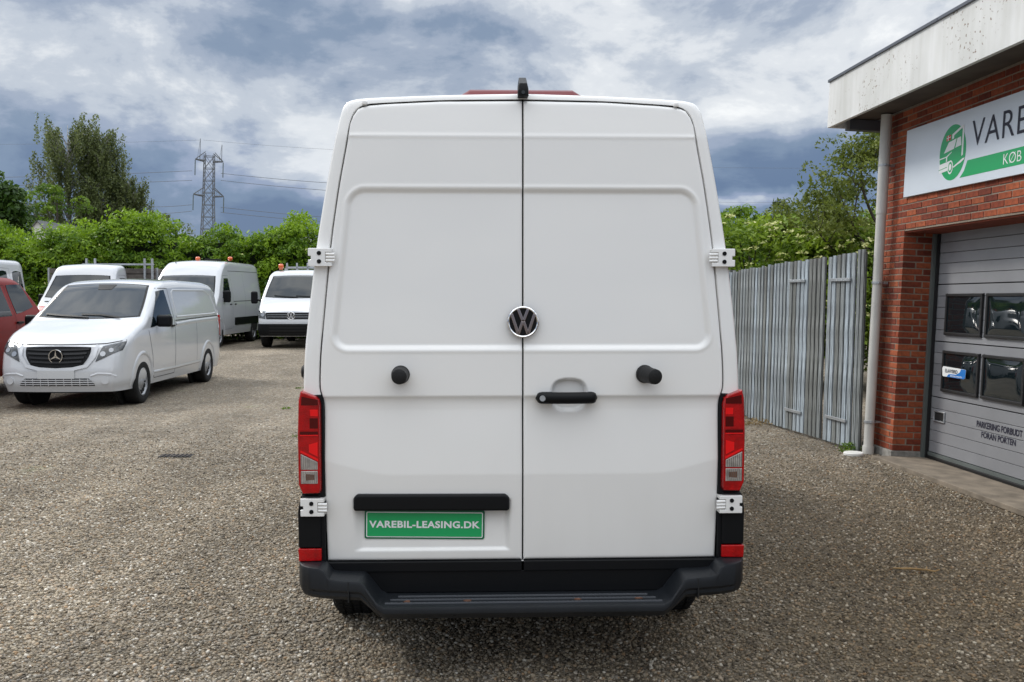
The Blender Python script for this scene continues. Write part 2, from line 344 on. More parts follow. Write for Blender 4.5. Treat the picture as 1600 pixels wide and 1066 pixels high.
def mat_gravel():
    m = bpy.data.materials.new('gravel_ground'); m.use_nodes = True; nt = m.node_tree; L = nt.links; b = nt.nodes['Principled BSDF']
    b.inputs['Roughness'].default_value = .85; b.inputs['Specular IOR Level'].default_value = .25
    tc = nt.nodes.new('ShaderNodeTexCoord')
    def vor(sc):
        v = nt.nodes.new('ShaderNodeTexVoronoi'); v.inputs['Scale'].default_value = sc; L.new(tc.outputs['Object'], v.inputs['Vector']); return v
    def noise(sc, det=4):
        n = nt.nodes.new('ShaderNodeTexNoise'); n.inputs['Scale'].default_value = sc; n.inputs['Detail'].default_value = det; L.new(tc.outputs['Object'], n.inputs['Vector']); return n.outputs['Fac']
    v1, v2 = vor(62), vor(26)
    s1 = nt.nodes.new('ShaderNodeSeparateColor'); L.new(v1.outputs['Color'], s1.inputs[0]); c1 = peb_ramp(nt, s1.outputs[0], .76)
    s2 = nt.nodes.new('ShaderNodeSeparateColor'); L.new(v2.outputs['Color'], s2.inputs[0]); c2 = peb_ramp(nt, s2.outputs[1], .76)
    x = nt.nodes.new('ShaderNodeMix'); x.data_type = 'RGBA'; x.inputs[0].default_value = .42; L.new(c1, x.inputs[6]); L.new(c2, x.inputs[7])
    def mr(src, a, bb, lo, hi):
        r = nt.nodes.new('ShaderNodeMapRange'); L.new(src, r.inputs[0]); r.inputs[1].default_value = a; r.inputs[2].default_value = bb; r.inputs[3].default_value = lo; r.inputs[4].default_value = hi; return r.outputs[0]
    def mul(a, bv):
        y = nt.nodes.new('ShaderNodeMix'); y.data_type = 'RGBA'; y.blend_type = 'MULTIPLY'; y.inputs[0].default_value = 1; L.new(a, y.inputs[6]); L.new(bv, y.inputs[7]); return y.outputs[2]
    c = mul(x.outputs[2], mr(v1.outputs['Distance'], .35, .75, 1.15, .55)); c = mul(c, mr(noise(.35, 5), .3, .7, .90, 1.10)); c = mul(c, mr(noise(2.2, 6), .3, .7, .88, 1.12))
    # green tinge of small weeds far out
    g = nt.nodes.new('ShaderNodeMix'); g.data_type = 'RGBA'; L.new(mr(noise(.9, 7), .66, .74, 0, .35), g.inputs[0]); L.new(c, g.inputs[6]); g.inputs[7].default_value = (.12, .15, .05, 1)
    # shade right of the van painted into the colour as patchy dark brown
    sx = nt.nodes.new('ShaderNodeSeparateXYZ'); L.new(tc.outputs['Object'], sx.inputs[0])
    shm = nt.nodes.new('ShaderNodeMath'); shm.operation = 'MULTIPLY'; L.new(mr(sx.outputs[0], 0, 2.6, 0, 1), shm.inputs[0]); L.new(mr(sx.outputs[1], 6.5, 10, 1, 0), shm.inputs[1])
    d2 = nt.nodes.new('ShaderNodeMath'); d2.operation = 'MULTIPLY'; L.new(shm.outputs[0], d2.inputs[0]); L.new(mr(noise(1.1, 5), .30, .62, .35, .8), d2.inputs[1])
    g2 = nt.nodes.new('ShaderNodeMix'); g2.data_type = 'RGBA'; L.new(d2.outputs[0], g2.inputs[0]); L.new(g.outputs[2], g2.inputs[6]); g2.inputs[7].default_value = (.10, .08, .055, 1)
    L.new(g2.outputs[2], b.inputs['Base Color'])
    u = nt.nodes.new('ShaderNodeBump'); u.inputs['Strength'].default_value = .9; u.inputs['Distance'].default_value = .012; u.invert = True
    L.new(v1.outputs['Distance'], u.inputs['Height']); L.new(u.outputs[0], b.inputs['Normal']); return m
M['gravel'] = mat_gravel()
def mat_pebble():
    m = bpy.data.materials.new('pebble'); m.use_nodes = True; nt = m.node_tree; L = nt.links; b = nt.nodes['Principled BSDF']
    b.inputs['Roughness'].default_value = .75; b.inputs['Specular IOR Level'].default_value = .3
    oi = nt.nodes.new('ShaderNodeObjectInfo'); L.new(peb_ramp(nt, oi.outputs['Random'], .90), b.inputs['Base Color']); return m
M['pebble'] = mat_pebble()

# ------------------------------------------------------------------ ground
def ground():
    xs = np.unique(np.concatenate([np.linspace(-400, -40, 10), np.linspace(-40, 40, 81), np.linspace(40, 400, 10)]))
    ys = np.unique(np.concatenate([np.linspace(-60, 0, 7), np.linspace(0, 40, 81), np.linspace(40, 900, 20)]))
    P = [[(x, y, float(ground_z(x, y))) for x in xs] for y in ys]
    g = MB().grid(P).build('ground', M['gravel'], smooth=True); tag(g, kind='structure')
ground()
def gravel():
    """loose stones lying on the yard near the camera: instances on a strip of the yard"""
    bm = bmesh.new(); bmesh.ops.create_icosphere(bm, subdivisions=1, radius=1)
    for v in bm.verts:
        v.co *= random.uniform(.78, 1.15); v.co.z *= .62; v.co.y *= .82
    me = bpy.data.meshes.new('pebble'); bm.to_mesh(me); bm.free(); me.materials.append(M['pebble']); me.shade_smooth()
    seed = bpy.data.objects.new('pebble_seed', me)
    P = [[(-3.6, 2.6, 0), (3.6, 2.6, 0)], [(-7.2, 8.6, 0), (6.2, 8.6, 0)]]
    P.append([(-10.2, 13.5, 0), (4.6, 13.5, 0)])
    mb = MB()
    Q = []
    for (a, b), (c, d_) in zip(P[:-1], P[1:]):
        for t in np.linspace(0, 1, 9)[:-1]: Q.append([tuple(a[i] + (c[i] - a[i]) * t for i in range(3)), tuple(b[i] + (d_[i] - b[i]) * t for i in range(3))])
    Q.append(P[-1]); mb.grid(Q)
    o = mb.build('gravel', M['pebble']); tag(o, kind='stuff', label='loose mixed brown and grey stones of the gravel yard')
    ng = bpy.data.node_groups.new('scatter', 'GeometryNodeTree')
    ng.interface.new_socket('Geometry', in_out='INPUT', socket_type='NodeSocketGeometry'); ng.interface.new_socket('Geometry', in_out='OUTPUT', socket_type='NodeSocketGeometry')
    N, L = ng.nodes, ng.links
    gi, go = N.new('NodeGroupInput'), N.new('NodeGroupOutput')
    d = N.new('GeometryNodeDistributePointsOnFaces'); dens_ = 5200
    ob = N.new('GeometryNodeObjectInfo'); ob.inputs[0].default_value = seed
    ip = N.new('GeometryNodeInstanceOnPoints')
    rr = N.new('FunctionNodeRandomValue'); rr.data_type = 'FLOAT_VECTOR'; rr.inputs[0].default_value = (-.5, -.5, 0); rr.inputs[1].default_value = (.5, .5, 6.28)
    rs = N.new('FunctionNodeRandomValue'); rs.data_type = 'FLOAT'; rs.inputs[2].default_value = 0; rs.inputs[3].default_value = 1
    pw = N.new('ShaderNodeMath'); pw.operation = 'POWER'; pw.inputs[1].default_value = 3.2
    mr = N.new('ShaderNodeMapRange'); mr.inputs[3].default_value = .0034; mr.inputs[4].default_value = .0150
    L.new(rs.outputs[1], pw.inputs[0]); L.new(pw.outputs[0], mr.inputs[0])
    ps = N.new('GeometryNodeInputPosition'); sx = N.new('ShaderNodeSeparateXYZ'); L.new(ps.outputs[0], sx.inputs[0])
    md_ = N.new('ShaderNodeMapRange'); md_.interpolation_type = 'SMOOTHSTEP'; L.new(sx.outputs[1], md_.inputs[0]); md_.inputs[1].default_value = 5.2; md_.inputs[2].default_value = 13.3; md_.inputs[3].default_value = dens_; md_.inputs[4].default_value = 0
    L.new(md_.outputs[0], d.inputs['Density'])
    L.new(gi.outputs[0], d.inputs[0]); L.new(d.outputs['Points'], ip.inputs['Points']); L.new(ob.outputs['Geometry'], ip.inputs['Instance'])
    L.new(rr.outputs[0], ip.inputs['Rotation']); L.new(mr.outputs[0], ip.inputs['Scale']); L.new(ip.outputs[0], go.inputs[0])
    md = o.modifiers.new('scatter', 'NODES'); md.node_group = ng
    o.location.z = .003
gravel()

# ------------------------------------------------------------------ text helper
def text_mesh(body, mat_, width=None, height=None, bold=0, shear=0, depth=.0, spacing=1):
    c = bpy.data.curves.new('text', 'FONT'); c.body = body; c.align_x = 'CENTER'; c.align_y = 'CENTER'; c.offset = bold; c.shear = shear; c.extrude = depth; c.space_character = spacing
    o = bpy.data.objects.new('text', c); S.collection.objects.link(o); bpy.context.view_layer.update()
    me = bpy.data.meshes.new_from_object(o.evaluated_get(bpy.context.evaluated_depsgraph_get())); bpy.data.objects.remove(o)
    co = np.empty(len(me.vertices) * 3); me.vertices.foreach_get('co', co); co = co.reshape(-1, 3)
    lo, hi = co.min(0), co.max(0); co -= [(lo[0] + hi[0]) / 2, (lo[1] + hi[1]) / 2, 0]
    if width: co[:, 0] *= width / (hi[0] - lo[0])
    if height: co[:, 1] *= height / (hi[1] - lo[1])
    me.vertices.foreach_set('co', co.ravel()); me.materials.clear(); me.materials.append(mat_); return me
def place(me, name, parent, origin, right, up):
    """lay a flat XY mesh on a plane given by its centre and two axes"""
    r, u = Vector(right).normalized(), Vector(up).normalized(); n = r.cross(u)
    mt = Matrix((r, u, n)).transposed().to_4x4(); mt.translation = Vector(origin); me.transform(mt)
    return link(bpy.data.objects.new(name, me), parent)

# ================================================================== THE BIG WHITE VAN SEEN FROM BEHIND
VAN = empty('panel_van', (.048, 4.23, 0), R(2), label='large white high-roof panel van seen from behind, doors shut, green plate on its left door', cat='van')
# matched outlines of the door opening (A) and of the body silhouette (B): half width, height
PAIRS = [((.871, .555), (.968, .555)), ((.878, .90), (.968, .90)), ((.876, 1.28), (.964, 1.27)), ((.893, 1.33), (.963, 1.332)), ((.888, 1.473), (.957, 1.473)),
         ((.867, 1.688), (.933, 1.70)), ((.838, 1.98), (.899, 1.97)), ((.800, 2.231), (.853, 2.24)), ((.765, 2.41), (.820, 2.40)), ((.752, 2.485), (.800, 2.49)),
         ((.739, 2.522), (.786, 2.545)), ((.718, 2.550), (.762, 2.574)), ((.672, 2.567), (.714, 2.585)), ((.60, 2.572), (.60, 2.592)), ((.365, 2.586), (.326, 2.604)), ((0, 2.591), (0, 2.612))]
def dens(pts, k=5):
    a = np.array(pts); t = np.arange(len(a)); tt = np.linspace(0, len(a) - 1, (len(a) - 1) * k + 1)
    return np.stack([np.interp(tt, t, a[:, i]) for i in range(a.shape[1])], 1)
AP = dens([p[0] for p in PAIRS]); BP = dens([p[1] for p in PAIRS])
for _ in range(3):     # round the polyline
    for Q in (AP, BP): Q[1:-1] = Q[1:-1] * .5 + (Q[:-2] + Q[2:]) * .25
BP[:, 1] += .016 * sstep(2.2, 2.6, BP[:, 1]); BP[:, 0] *= 1.006; AP[:, 1] += .005 * sstep(2.3, 2.59, AP[:, 1])
def lean(z): return .11 * np.maximum(0, np.asarray(z) - 2.434) + .012 * np.maximum(0, np.asarray(z) - 1.5)
def van_shell():
    # rings (half outlines) from the door gap outwards and then forward along the body
    def ring(Q, y, useLean=True): return [(q[0], y + (float(lean(q[1])) if useLean else .0), q[1]) for q in Q]
    def mixr(t): return AP * (1 - t) + BP * t
    gapA = AP + np.array([.004, 0]); gapA[-20:, 1] += .004
    rings = [ring(gapA, .11), ring(gapA, .004), ring(mixr(.10), 0), ring(mixr(.5), .000), ring(mixr(.80), .004), ring(mixr(.92), .011), ring(mixr(.98), .022), ring(BP, .038)]
    for y in (.10, .3, .8, 1.6, 2.4, 3.2, 4.0, 4.35):
        Q = BP.copy(); Q[:, 0] *= 1 + .022 * min(1, y / .8) if y > .1 else 1
        rings.append([(q[0], max(y, y + 0 * q[1]), q[1]) for q in Q])
    def front(y, zt, k):
        Q = BP.copy(); z0 = .555; zz = z0 + (Q[:, 1] - z0) * (zt - z0) / (2.612 - z0)
        m = np.array([(.968, .5), (.968, 1.3), (.933, 1.70), (.899, 1.97), (.82, 2.4), (.80, 2.5), (.7, 2.6)])
        side = np.interp(np.minimum(zz, zt - .1), m[:, 1], m[:, 0]); edge = np.interp(2.4, [2, 3], [1, 1])
        fac = Q[:, 0] / np.interp(Q[:, 1], m[:, 1], m[:, 0]); fac = np.clip(fac, 0, 1)
        return [(side[i] * fac[i] * 1.022 * k, y, zz[i]) for i in range(len(Q))]
    for y, zt, k in ((4.55, 2.58, 1), (4.75, 2.42, .995), (4.95, 2.10, .985), (5.15, 1.78, .975), (5.3, 1.55, .965), (5.4, 1.45, .95), (5.6, 1.33, .93), (5.78, 1.20, .88), (5.86, 1.05, .80)):
        rings.append(front(y, zt, k))
    mb = MB()
    for sgn in (1, -1):
        mb.grid([[(sgn * p[0], p[1], p[2]) for p in r] for r in rings])
    # nose cap and floor
    last = rings[-1]; mb.grid([[(s * p[0], p[1] + .05 * (1 - s * s), p[2]) for s in np.linspace(-1, 1, 9)] for p in last])
    mb.grid([[(-r[0][0], r[0][1], r[0][2]), (r[0][0], r[0][1], r[0][2])] for r in rings[2:]])
    mb.build('body', M['white'], VAN, smooth=True, angle=40)
    # lower side skirts down to the sills, with room for the wheels
    for sgn in (1, -1):
        sk = MB()
        for y0, y1 in ((1.48, 4.1), (4.98, 5.80)):
            sk.grid([[(sgn * .982, y0, .57), (sgn * .985, y1, .57)], [(sgn * .965, y0, .30), (sgn * .965, y1, .30)], [(sgn * .90, y0, .27), (sgn * .90, y1, .27)]])
        sk.build('sill_panel', M['white'], VAN, smooth=True)
    MB().box((0, 3.0, .44), (1.72, 5.3, .24)).build('underbody', M['plastic'], VAN)
    # dark seal seen in the door gaps
    s = MB(); s.grid([[(sg * q[0] * .999, .095 + float(lean(q[1])), q[1]) for q in AP] for sg in (-1, -.5, 0, .5, 1)])
    s.build('door_seal', M['gap'], VAN)
van_shell()
def door_depth(x, z, left):
    """how far the door skin stands towards the camera (metres) at half width x and height z"""
    d = np.zeros_like(x)
    # stamped field across both doors
    xe = np.interp(z, [1.52, 2.19], [.838, .764]); s1 = xe - x; s2 = 2.208 - z; s3 = z - 1.500
    r = .075; qx = np.maximum(r - s1, 0); qt = np.maximum(r - s2, 0); qb = np.maximum(r - s3, 0)
    st = r - np.sqrt(qx ** 2 + qt ** 2); sb = r - np.sqrt(qx ** 2 + qb ** 2)
    s = np.minimum(np.minimum(s1, s2), s3); s = np.where((s1 < r) & (s2 < r), st, s); s = np.where((s1 < r) & (s3 < r), sb, s)
    d -= .0105 * sstep(0, .024, s) * 1.0
    d += .0022 * np.exp(-((s + .006) / .007) ** 2)
    # belt step
    t = 1.296 - z
    d -= np.where(t > 0, .015 * (1 - np.exp(-np.maximum(t, 0) / .017)), 0)
    zt = .948 + .064 * sstep(.63, .88, x) * 1.0 + .0 * x
    zt = .948 + np.interp(x, [.60, .66, .88], [0, .008, .066])
    up = np.clip(1.235 - z, 0, None)
    d += np.where(z < 1.235, .055 * np.minimum(up, 1.235 - zt), 0)
    d -= np.where(z < zt, .05 * (zt - z), 0)
    # crease under the roof
    d += .002 * np.exp(-((z - 2.434) / .008) ** 2)
    if left:
        a = np.minimum(np.minimum((x - .050) / .035, (.757 - x) / .055), np.minimum((z - .602) / .014, (.835 - z) / .012))
        d -= sstep(0, 1, a) * np.interp(z, [.60, .84], [.010, .040])
    else:
        q = (np.abs(x - .2045) / np.clip(.083 - .12 * np.abs(z - 1.297), .06, 1)) ** 3.0 + (np.abs(z - 1.299) / .073) ** 3.6
        d -= .034 * sstep(0, .40, 1 - q)
    return d
def van_door(sgn):
    left = sgn < 0
    us = np.concatenate([np.linspace(0, .86, 135)[:-1], np.linspace(.86, 1, 46)]); zc = 2.41; zb = .560
    vs = np.linspace(0, 1, 360); W_ = lambda z: np.interp(z, AP[:, 1][:45], AP[:, 0][:45]) - .003
    T = lambda x: np.interp(x, [0, .365, .60, .672, .70, .72, .739, .752, .762], [2.591, 2.586, 2.573, 2.566, 2.559, 2.549, 2.520, 2.484, 2.412])
    U, V = np.meshgrid(us, vs); v1 = .93
    Zs = zb + np.minimum(V / v1, 1) * (zc - zb); X = .0035 + U * (W_(Zs) - .0035)
    Zt = zc + np.clip((V - v1) / (1 - v1), 0, 1) * (T(X) - zc); Z = np.where(V > v1, Zt, Zs)
    D = door_depth(X, Z, left)
    e = np.minimum.reduce([X - .0035, (W_(Zs) - X), T(X) - Z + .0, Z - zb]); D -= .006 * np.exp(-np.maximum(e, 0) / .0035)
    Yc = -.006 - D + lean(Z)
    P = [[(sgn * X[i, j], Yc[i, j], Z[i, j]) for j in range(len(us))] for i in range(len(vs))]
    bx = [p for p in P[0]] + [r[-1] for r in P[1:]] + P[-1][::-1][1:] + [r[0] for r in P[::-1][1:]]
    mb = MB().grid(P); mb.grid([bx, [(p[0], p[1] + .03, p[2]) for p in bx]])
    o = mb.build('rear_door', M['white'], VAN, smooth=True)
    t = MB(); t.prism([(sgn * .004, .512), (sgn * .856, .512), (sgn * .868, .53), (sgn * .869, .5575), (sgn * .004, .5575)], lambda p: (p[0], -.004, p[1]), lambda p: (p[0], .03, p[1]))
    t.build('lower_trim', M['plastic'], o, bevel=.004)
    return o
DL, DR = van_door(-1), van_door(1)
DL['label'] = 'left rear door with the plate recess'; DR['label'] = 'right rear door with the handle'
def stub(x, tilt):
    b = MB(); c = Vector((x, -.005, 1.392)); ax = Vector((tilt, -1, -tilt * .15)).normalized()
    b.tube([c, c + ax * .012, c + ax * .014, c + ax * .085, c + ax * .088, c + ax * .108, c + ax * .112], [.0405, .0405, .038, .033, .0345, .033, .025], 28)
    b.build('door_buffer', M['rubber'], DL if x < 0 else DR, smooth=True, angle=30)
stub(-.538, .02); stub(.538, .30)
def handle():
    pts = []; n = 32; h = MB()
    for i in range(n + 1):
        t = i / n; x = .055 + .272 * t; e = min(t, 1 - t); r = .025 * min(1, math.sqrt(max(1e-4, 1 - (1 - min(1, e / .09)) ** 2))) + .001
        yc = -.030 - .022 * math.sin(math.pi * t) ** .6
        zz = 1.2905
        pts.append([(x, yc + .020 * r / .025 * math.cos(a), zz + r * (1 if abs(math.sin(a)) < 2 else 1) * math.sin(a)) for a in (2 * math.pi * k / 14 for k in range(15))])
    h.grid(pts); hd = h.build('door_handle', M['plastic'], DR, smooth=True)
    for x0, x1 in ((.054, .148), (.262, .329)): f = MB(); f.prism([(x0, 1.283), (x0 + .012, 1.306), (x0 + .03, 1.314), (x1 - .02, 1.314), (x1 - .004, 1.300), (x1, 1.283), (x1 - .015, 1.268), (x0 + .015, 1.268)], lambda p: (p[0], -.026, p[1]), lambda p: (p[0], .01, p[1])); f.build('handle_base', M['plastic'], hd, bevel=.006)
    disc(MB(), (.083, -.062, 1.291), .0125, (0, -1, 0), .008).build('lock_cylinder', M['steel'], hd, smooth=True, angle=30)
handle()
def emblem(parent, c, r, name='emblem', dark=None):
    """ring with a V over a W, raised chrome strokes on a dark disc; built in the XZ plane facing -Y"""
    c = Vector(c); b = MB(); disc(b, c, r * .99, (0, -1, 0), r * .12, 40)
    base = b.build(name, dark or M['plastic'], parent, smooth=True, angle=30)
    g = MB(); n = 56
    def P(a, rr, y): return (c.x + rr * math.cos(a), c.y - y, c.z + rr * math.sin(a))
    prof = [(r * .83, r * .10), (r * .85, r * .17), (r * .91, r * .21), (r * .97, r * .17), (r * 1.0, r * .08)]
    g.grid([[P(2 * math.pi * k / n, a, y) for k in range(n + 1)] for a, y in prof]); y0, y1 = r * .12, r * .19
    lt = MB()
    def stroke(p, q, w=.185):
        p, q = Vector(p) * r, Vector(q) * r; d = (q - p).normalized(); e = Vector((-d.y, d.x)) * w * r / 2
        lt.prism([p + e, q + e, q - e, p - e], lambda t: (c.x + t[0], c.y - y1, c.z + t[1]), lambda t: (c.x + t[0], c.y - y0 * .5, c.z + t[1]))
    for s in (-1, 1):
        stroke((s * .31, .80), (s * .035, .09)); stroke((s * .71, .50), (s * .30, -.76)); stroke((s * .30, -.76), (s * .03, .03))
    g.build('emblem_ring', M['chrome'], base, smooth=True, angle=35)
    lt.build('emblem_letters', M['chrome'] if dark else M['reflchrome'], base, bevel=r * .025)
    return base
emblem(VAN, (0, -.012, 1.623), .071)
def hinge(cx, cz, sgn, y=-.002, w=.112):
    b = MB(); x0, x1 = cx - sgn * w * .42, cx + sgn * w * .50; h = .0395
    pts = [(x0, -h), (x1 - sgn * .002, -h), (x1, -h + .003), (x1, -.010), (x1 - sgn * .012, -.010), (x1 - sgn * .012, .006), (x1, .006), (x1, h - .003), (x1 - sgn * .002, h), (x0, h),
           (x0, .022), (x0 + sgn * .028, .022), (x0 + sgn * .028, -.022), (x0, -.022)]
    b.prism(pts, lambda p: (p[0], y - .026, cz + p[1]), lambda p: (p[0], y + .03, cz + p[1]))
    o = b.build('hinge', M['white'], VAN, bevel=.003)
    k = MB()
    for dz in (.013, -.001, -.015): k.tube([(x0 - sgn * .012, y - .022, cz + dz), (x0 + sgn * .026, y - .022, cz + dz + .001)], [.0075, .0065], 10)
    k.build('knuckle', M['white'], o, smooth=True, angle=40)
    for dz in (.018, -.018):
        disc(MB(), (cx + sgn * .008, y - .0255, cz + dz), .0095, (0, -1, 0), .003, 16).build('screw', M['plastic'], o)
for sgn in (-1, 1):
    hinge(sgn * .878, 1.905, sgn, y=.0); hinge(sgn * .920, .811, sgn, y=-.012)
def corner(sgn):
    # black column below and beside the lamp
    t = MB(); t.prism([(.874, .52), (.985, .55), (.986, .80), (.972, .875), (.965, 1.30), (.886, 1.305), (.876, 1.27)], lambda p: (sgn * p[0], -.006, p[1]), lambda p: (sgn * p[0], .12, p[1]))
    t.build('corner_trim', M['plastic'], VAN, bevel=.006)
    t = MB(); t.prism([(.890, .625), (.990, .625), (.992, .79), (.978, .862), (.890, .862)], lambda p: (sgn * p[0], -.016, p[1]), lambda p: (sgn * p[0], .10, p[1]))
    t.build('corner_trim', M['plastic'], VAN, bevel=.008)
    r = MB(); r.prism([(.889, .570), (.988, .568), (.991, .624), (.889, .624)], lambda p: (sgn * p[0], -.021, p[1]), lambda p: (sgn * p[0], .10, p[1]))
    r.build('reflector', M['lampred'], VAN, bevel=.004)
    # lamp: red housing, inner fields, clear windows
    outl = [(.973, 1.322), (.908, 1.300), (.892, 1.286), (.887, 1.262), (.886, .890), (.893, .872), (.968, .870), (.986, .910), (.988, 1.13), (.982, 1.285)]
    L_ = MB(); L_.prism(outl, lambda p: (sgn * (.93 + (p[0] - .93) * .90), -.036, 1.09 + (p[1] - 1.09) * .985), lambda p: (sgn * p[0], -.020, p[1]))
    L_.prism(outl, lambda p: (sgn * p[0], -.020, p[1]), lambda p: (sgn * p[0], .14, p[1] + .0))
    lamp = L_.build('tail_lamp', M['lampred'], VAN, bevel=.003)
    def fld(name, poly, m, y=-.0375, bev=.0):
        return MB().prism(poly, lambda p: (sgn * p[0], y, p[1]), lambda p: (sgn * p[0], y + .004, p[1])).build(name, m, lamp, bevel=bev)
    fld('lamp_field', [(.896, 1.285), (.966, 1.300), (.968, 1.262), (.896, 1.262)], M['lampdark'])
    fld('lamp_field', [(.896, 1.258), (.972, 1.258), (.974, 1.150), (.896, 1.150)], M['lampred'], -.0372)
    fld('lamp_field', [(.896, 1.205), (.932, 1.205), (.932, 1.160), (.896, 1.160)], M['lampdark'], -.0382)
    fld('lamp_field', [(.896, 1.243), (.930, 1.243), (.928, 1.214), (.896, 1.214)], M['lampbright'], -.0388)
    fld('lamp_bar', [(.896, 1.146), (.974, 1.146), (.974, 1.134), (.896, 1.134)], M['lampdark'], -.0395)
    fld('lamp_bar', [(.896, 1.132), (.974, 1.132), (.974, 1.127), (.896, 1.127)], M['lampbright'], -.0392)
    fld('lamp_field', [(.896, 1.122), (.974, 1.122), (.974, 1.060), (.896, 1.022)], M['lampred'], -.0374)
    fld('lamp_field', [(.898, 1.100), (.936, 1.090), (.936, 1.056), (.898, 1.036)], M['lampbright'], -.0390)
    fld('lamp_bar', [(.896, 1.026), (.972, 1.064), (.974, 1.056), (.896, 1.016)], M['lampbright'], -.0395)
    fld('clear_lens', [(.899, 1.012), (.972, 1.048), (.972, .979), (.899, .979)], M['clear'], -.0390, .002)
    fld('clear_lens', [(.899, .973), (.972, .973), (.972, .917), (.899, .917)], M['clear'], -.0390, .002)
    for k in range(8):
        x = .904 + k * .009
        for z0, z1 in ((.982, 1.010 + (x - .899) * .48), (.920, .970)): fld('lens_rib', [(x, z0), (x + .0022, z0), (x + .0022, z1), (x, z1)], M['reflector'], -.0402)
    fld('lamp_field', [(.912, .935), (.950, .932), (.950, .960), (.912, .957)], M['tan'], -.0398)
    # small stop of the sliding door on the flank
    return lamp
for s_ in (-1, 1): corner(s_)
MB().tube([(-.955, .18, 1.392), (-.992, .19, 1.390), (-1.004, .19, 1.390)], [.038, .034, .024], 18).build('door_stop', M['rubber'], VAN, smooth=True, angle=35)
def plate():
    p = MB(); p.prism([(-.748, .790), (-.748, .845), (-.741, .858), (-.728, .864), (-.080, .861), (-.068, .856), (-.060, .842), (-.060, .786)],
                      lambda q: (q[0], -.026, q[1]), lambda q: (q[0], .02, q[1])); g = p.build('grip_bar', M['plastic'], DL, bevel=.015, seg=4)
    c = Vector((-.437, .024, .718)); tilt = R(-.9) ; rr = Vector((math.cos(tilt), 0, math.sin(tilt))); uu = Vector((-math.sin(tilt), 0, math.cos(tilt)))
    def rect(w, h, y0, y1, m, name, par, bev=0, r=.010):
        pts = []
        for cx, cy, a0 in ((w / 2 - r, h / 2 - r, 0), (-w / 2 + r, h / 2 - r, 90), (-w / 2 + r, -h / 2 + r, 180), (w / 2 - r, -h / 2 + r, 270)):
            for k in range(5): a = R(a0 + 22.5 * k); pts.append((cx + r * math.cos(a), cy + r * math.sin(a)))
        f = lambda y: (lambda p: c + rr * p[0] + uu * p[1] + Vector((0, y, 0)))
        return MB().prism(pts, f(y0), f(y1)).build(name, m, par, bevel=bev)
    pl = rect(.534, .130, -.004, .012, M['greend'], 'number_plate', DL, .002)
    rect(.518, .114, -.0052, -.003, M['whiteink'], 'plate_border', pl, r=.006); rect(.510, .106, -.0064, -.004, M['green'], 'plate_field', pl, r=.004)
    me = text_mesh('VAREBIL-LEASING.DK', M['whiteink'], .492, .032, bold=.033, spacing=1.08)
    place(me, 'plate_lettering', pl, c + Vector((0, -.0080, .002)), rr, uu)
plate()
def bumper():
    # loft across the van: top height, bottom height and how far it reaches back at each half width
    xs = sorted(set([.990, .987] + list(np.round(np.linspace(.60, .98, 46), 4)) + [.58, .4, .2, 0]), reverse=True)
    def prof(x):
        top = np.interp(x, [0, .600, .628, .690, .705, .80, .835, .860, .885, 1], [.414, .414, .428, .510, .518, .520, .524, .555, .567, .567])
        bot = np.interp(x, [0, .60, .645, .70, .90, .955, .985, 1], [.352, .352, .378, .425, .425, .430, .448, .475])
        back = np.interp(x, [0, .60, .70, .85, .93, .965, .985, .99], [-.190, -.188, -.165, -.135, -.105, -.075, -.03, .0])
        return float(top), float(bot), float(back)
    rows = []
    full = [-x for x in xs] + [x for x in xs[::-1][1:]]
    for x in full:
        t, b, k = prof(abs(x)); m = min(b + (t - b) * .52, .474); r = .010
        top_in = -.004 if abs(x) < .86 else .02
        rows.append([(x, .20, b), (x, k + .055, b), (x, k + .022, b + .006), (x, k + .010, b + .022), (x, k + .010, m - .012), (x, k + .001, m), (x, k, t - r * 1.4), (x, k + r * .35, t - r * .35), (x, k + r * 1.4, t), (x, top_in, t), (x, .20, t)])
    mb = MB().grid(rows); mb.add(rows[0], [tuple(range(11))]); mb.add(rows[-1], [tuple(range(11))])
    o = mb.build('rear_bumper', M['bumper'], VAN, smooth=True, angle=30)
    # dark wall between step and door, tread ribs, dirt and sensors on the step
    MB().box((0, .035, .464), (1.42, .06, .098)).build('step_back_panel', M['plastic'], VAN, bevel=.004)
    for y, w in ((-.052, 1.10), (-.098, 1.16), (-.145, 1.20)):
        r = MB(); r.box((0, y, .4165), (w, .006, .006))
        n = 60
        for k in range(n): r.box((-w / 2 + (k + .5) * w / n, y + .009, .4155), (.006, .010, .003))
        t_ = r.build('step_tread', mat('worn_tread', (.075, .08, .09), .6), o); t_['kind'] = 'stuff'
    for x in (-.30, .30, -.905, .905):
        z = .385 if abs(x) < .5 else .475; t, b, k = prof(abs(x)); disc(MB(), (x, k + .010, z), .012, (0, -1, 0), .003, 18).build('parking_sensor', M['plastic'], o, smooth=True, angle=30)
    for x in (-.755, .755):
        t, b, k = prof(abs(x)); MB().box((x, k + .024, (t + b) / 2 - .002), (.004, .05, .090)).build('bumper_joint', M['gap'], o)
    for x, y in ((-.505, -.12), (-.245, -.115), (.235, -.11), (.505, -.10)):
        b = MB(); pts = [(x + .018 * random.uniform(.5, 1.2) * math.cos(a), y + .012 * random.uniform(.5, 1.2) * math.sin(a)) for a in np.linspace(0, 2 * math.pi, 10)[:-1]]
        b.prism(pts, lambda p: (p[0], p[1], .4185), lambda p: (p[0], p[1], .412)).build('mud_spot', M['tan'], o)
bumper()
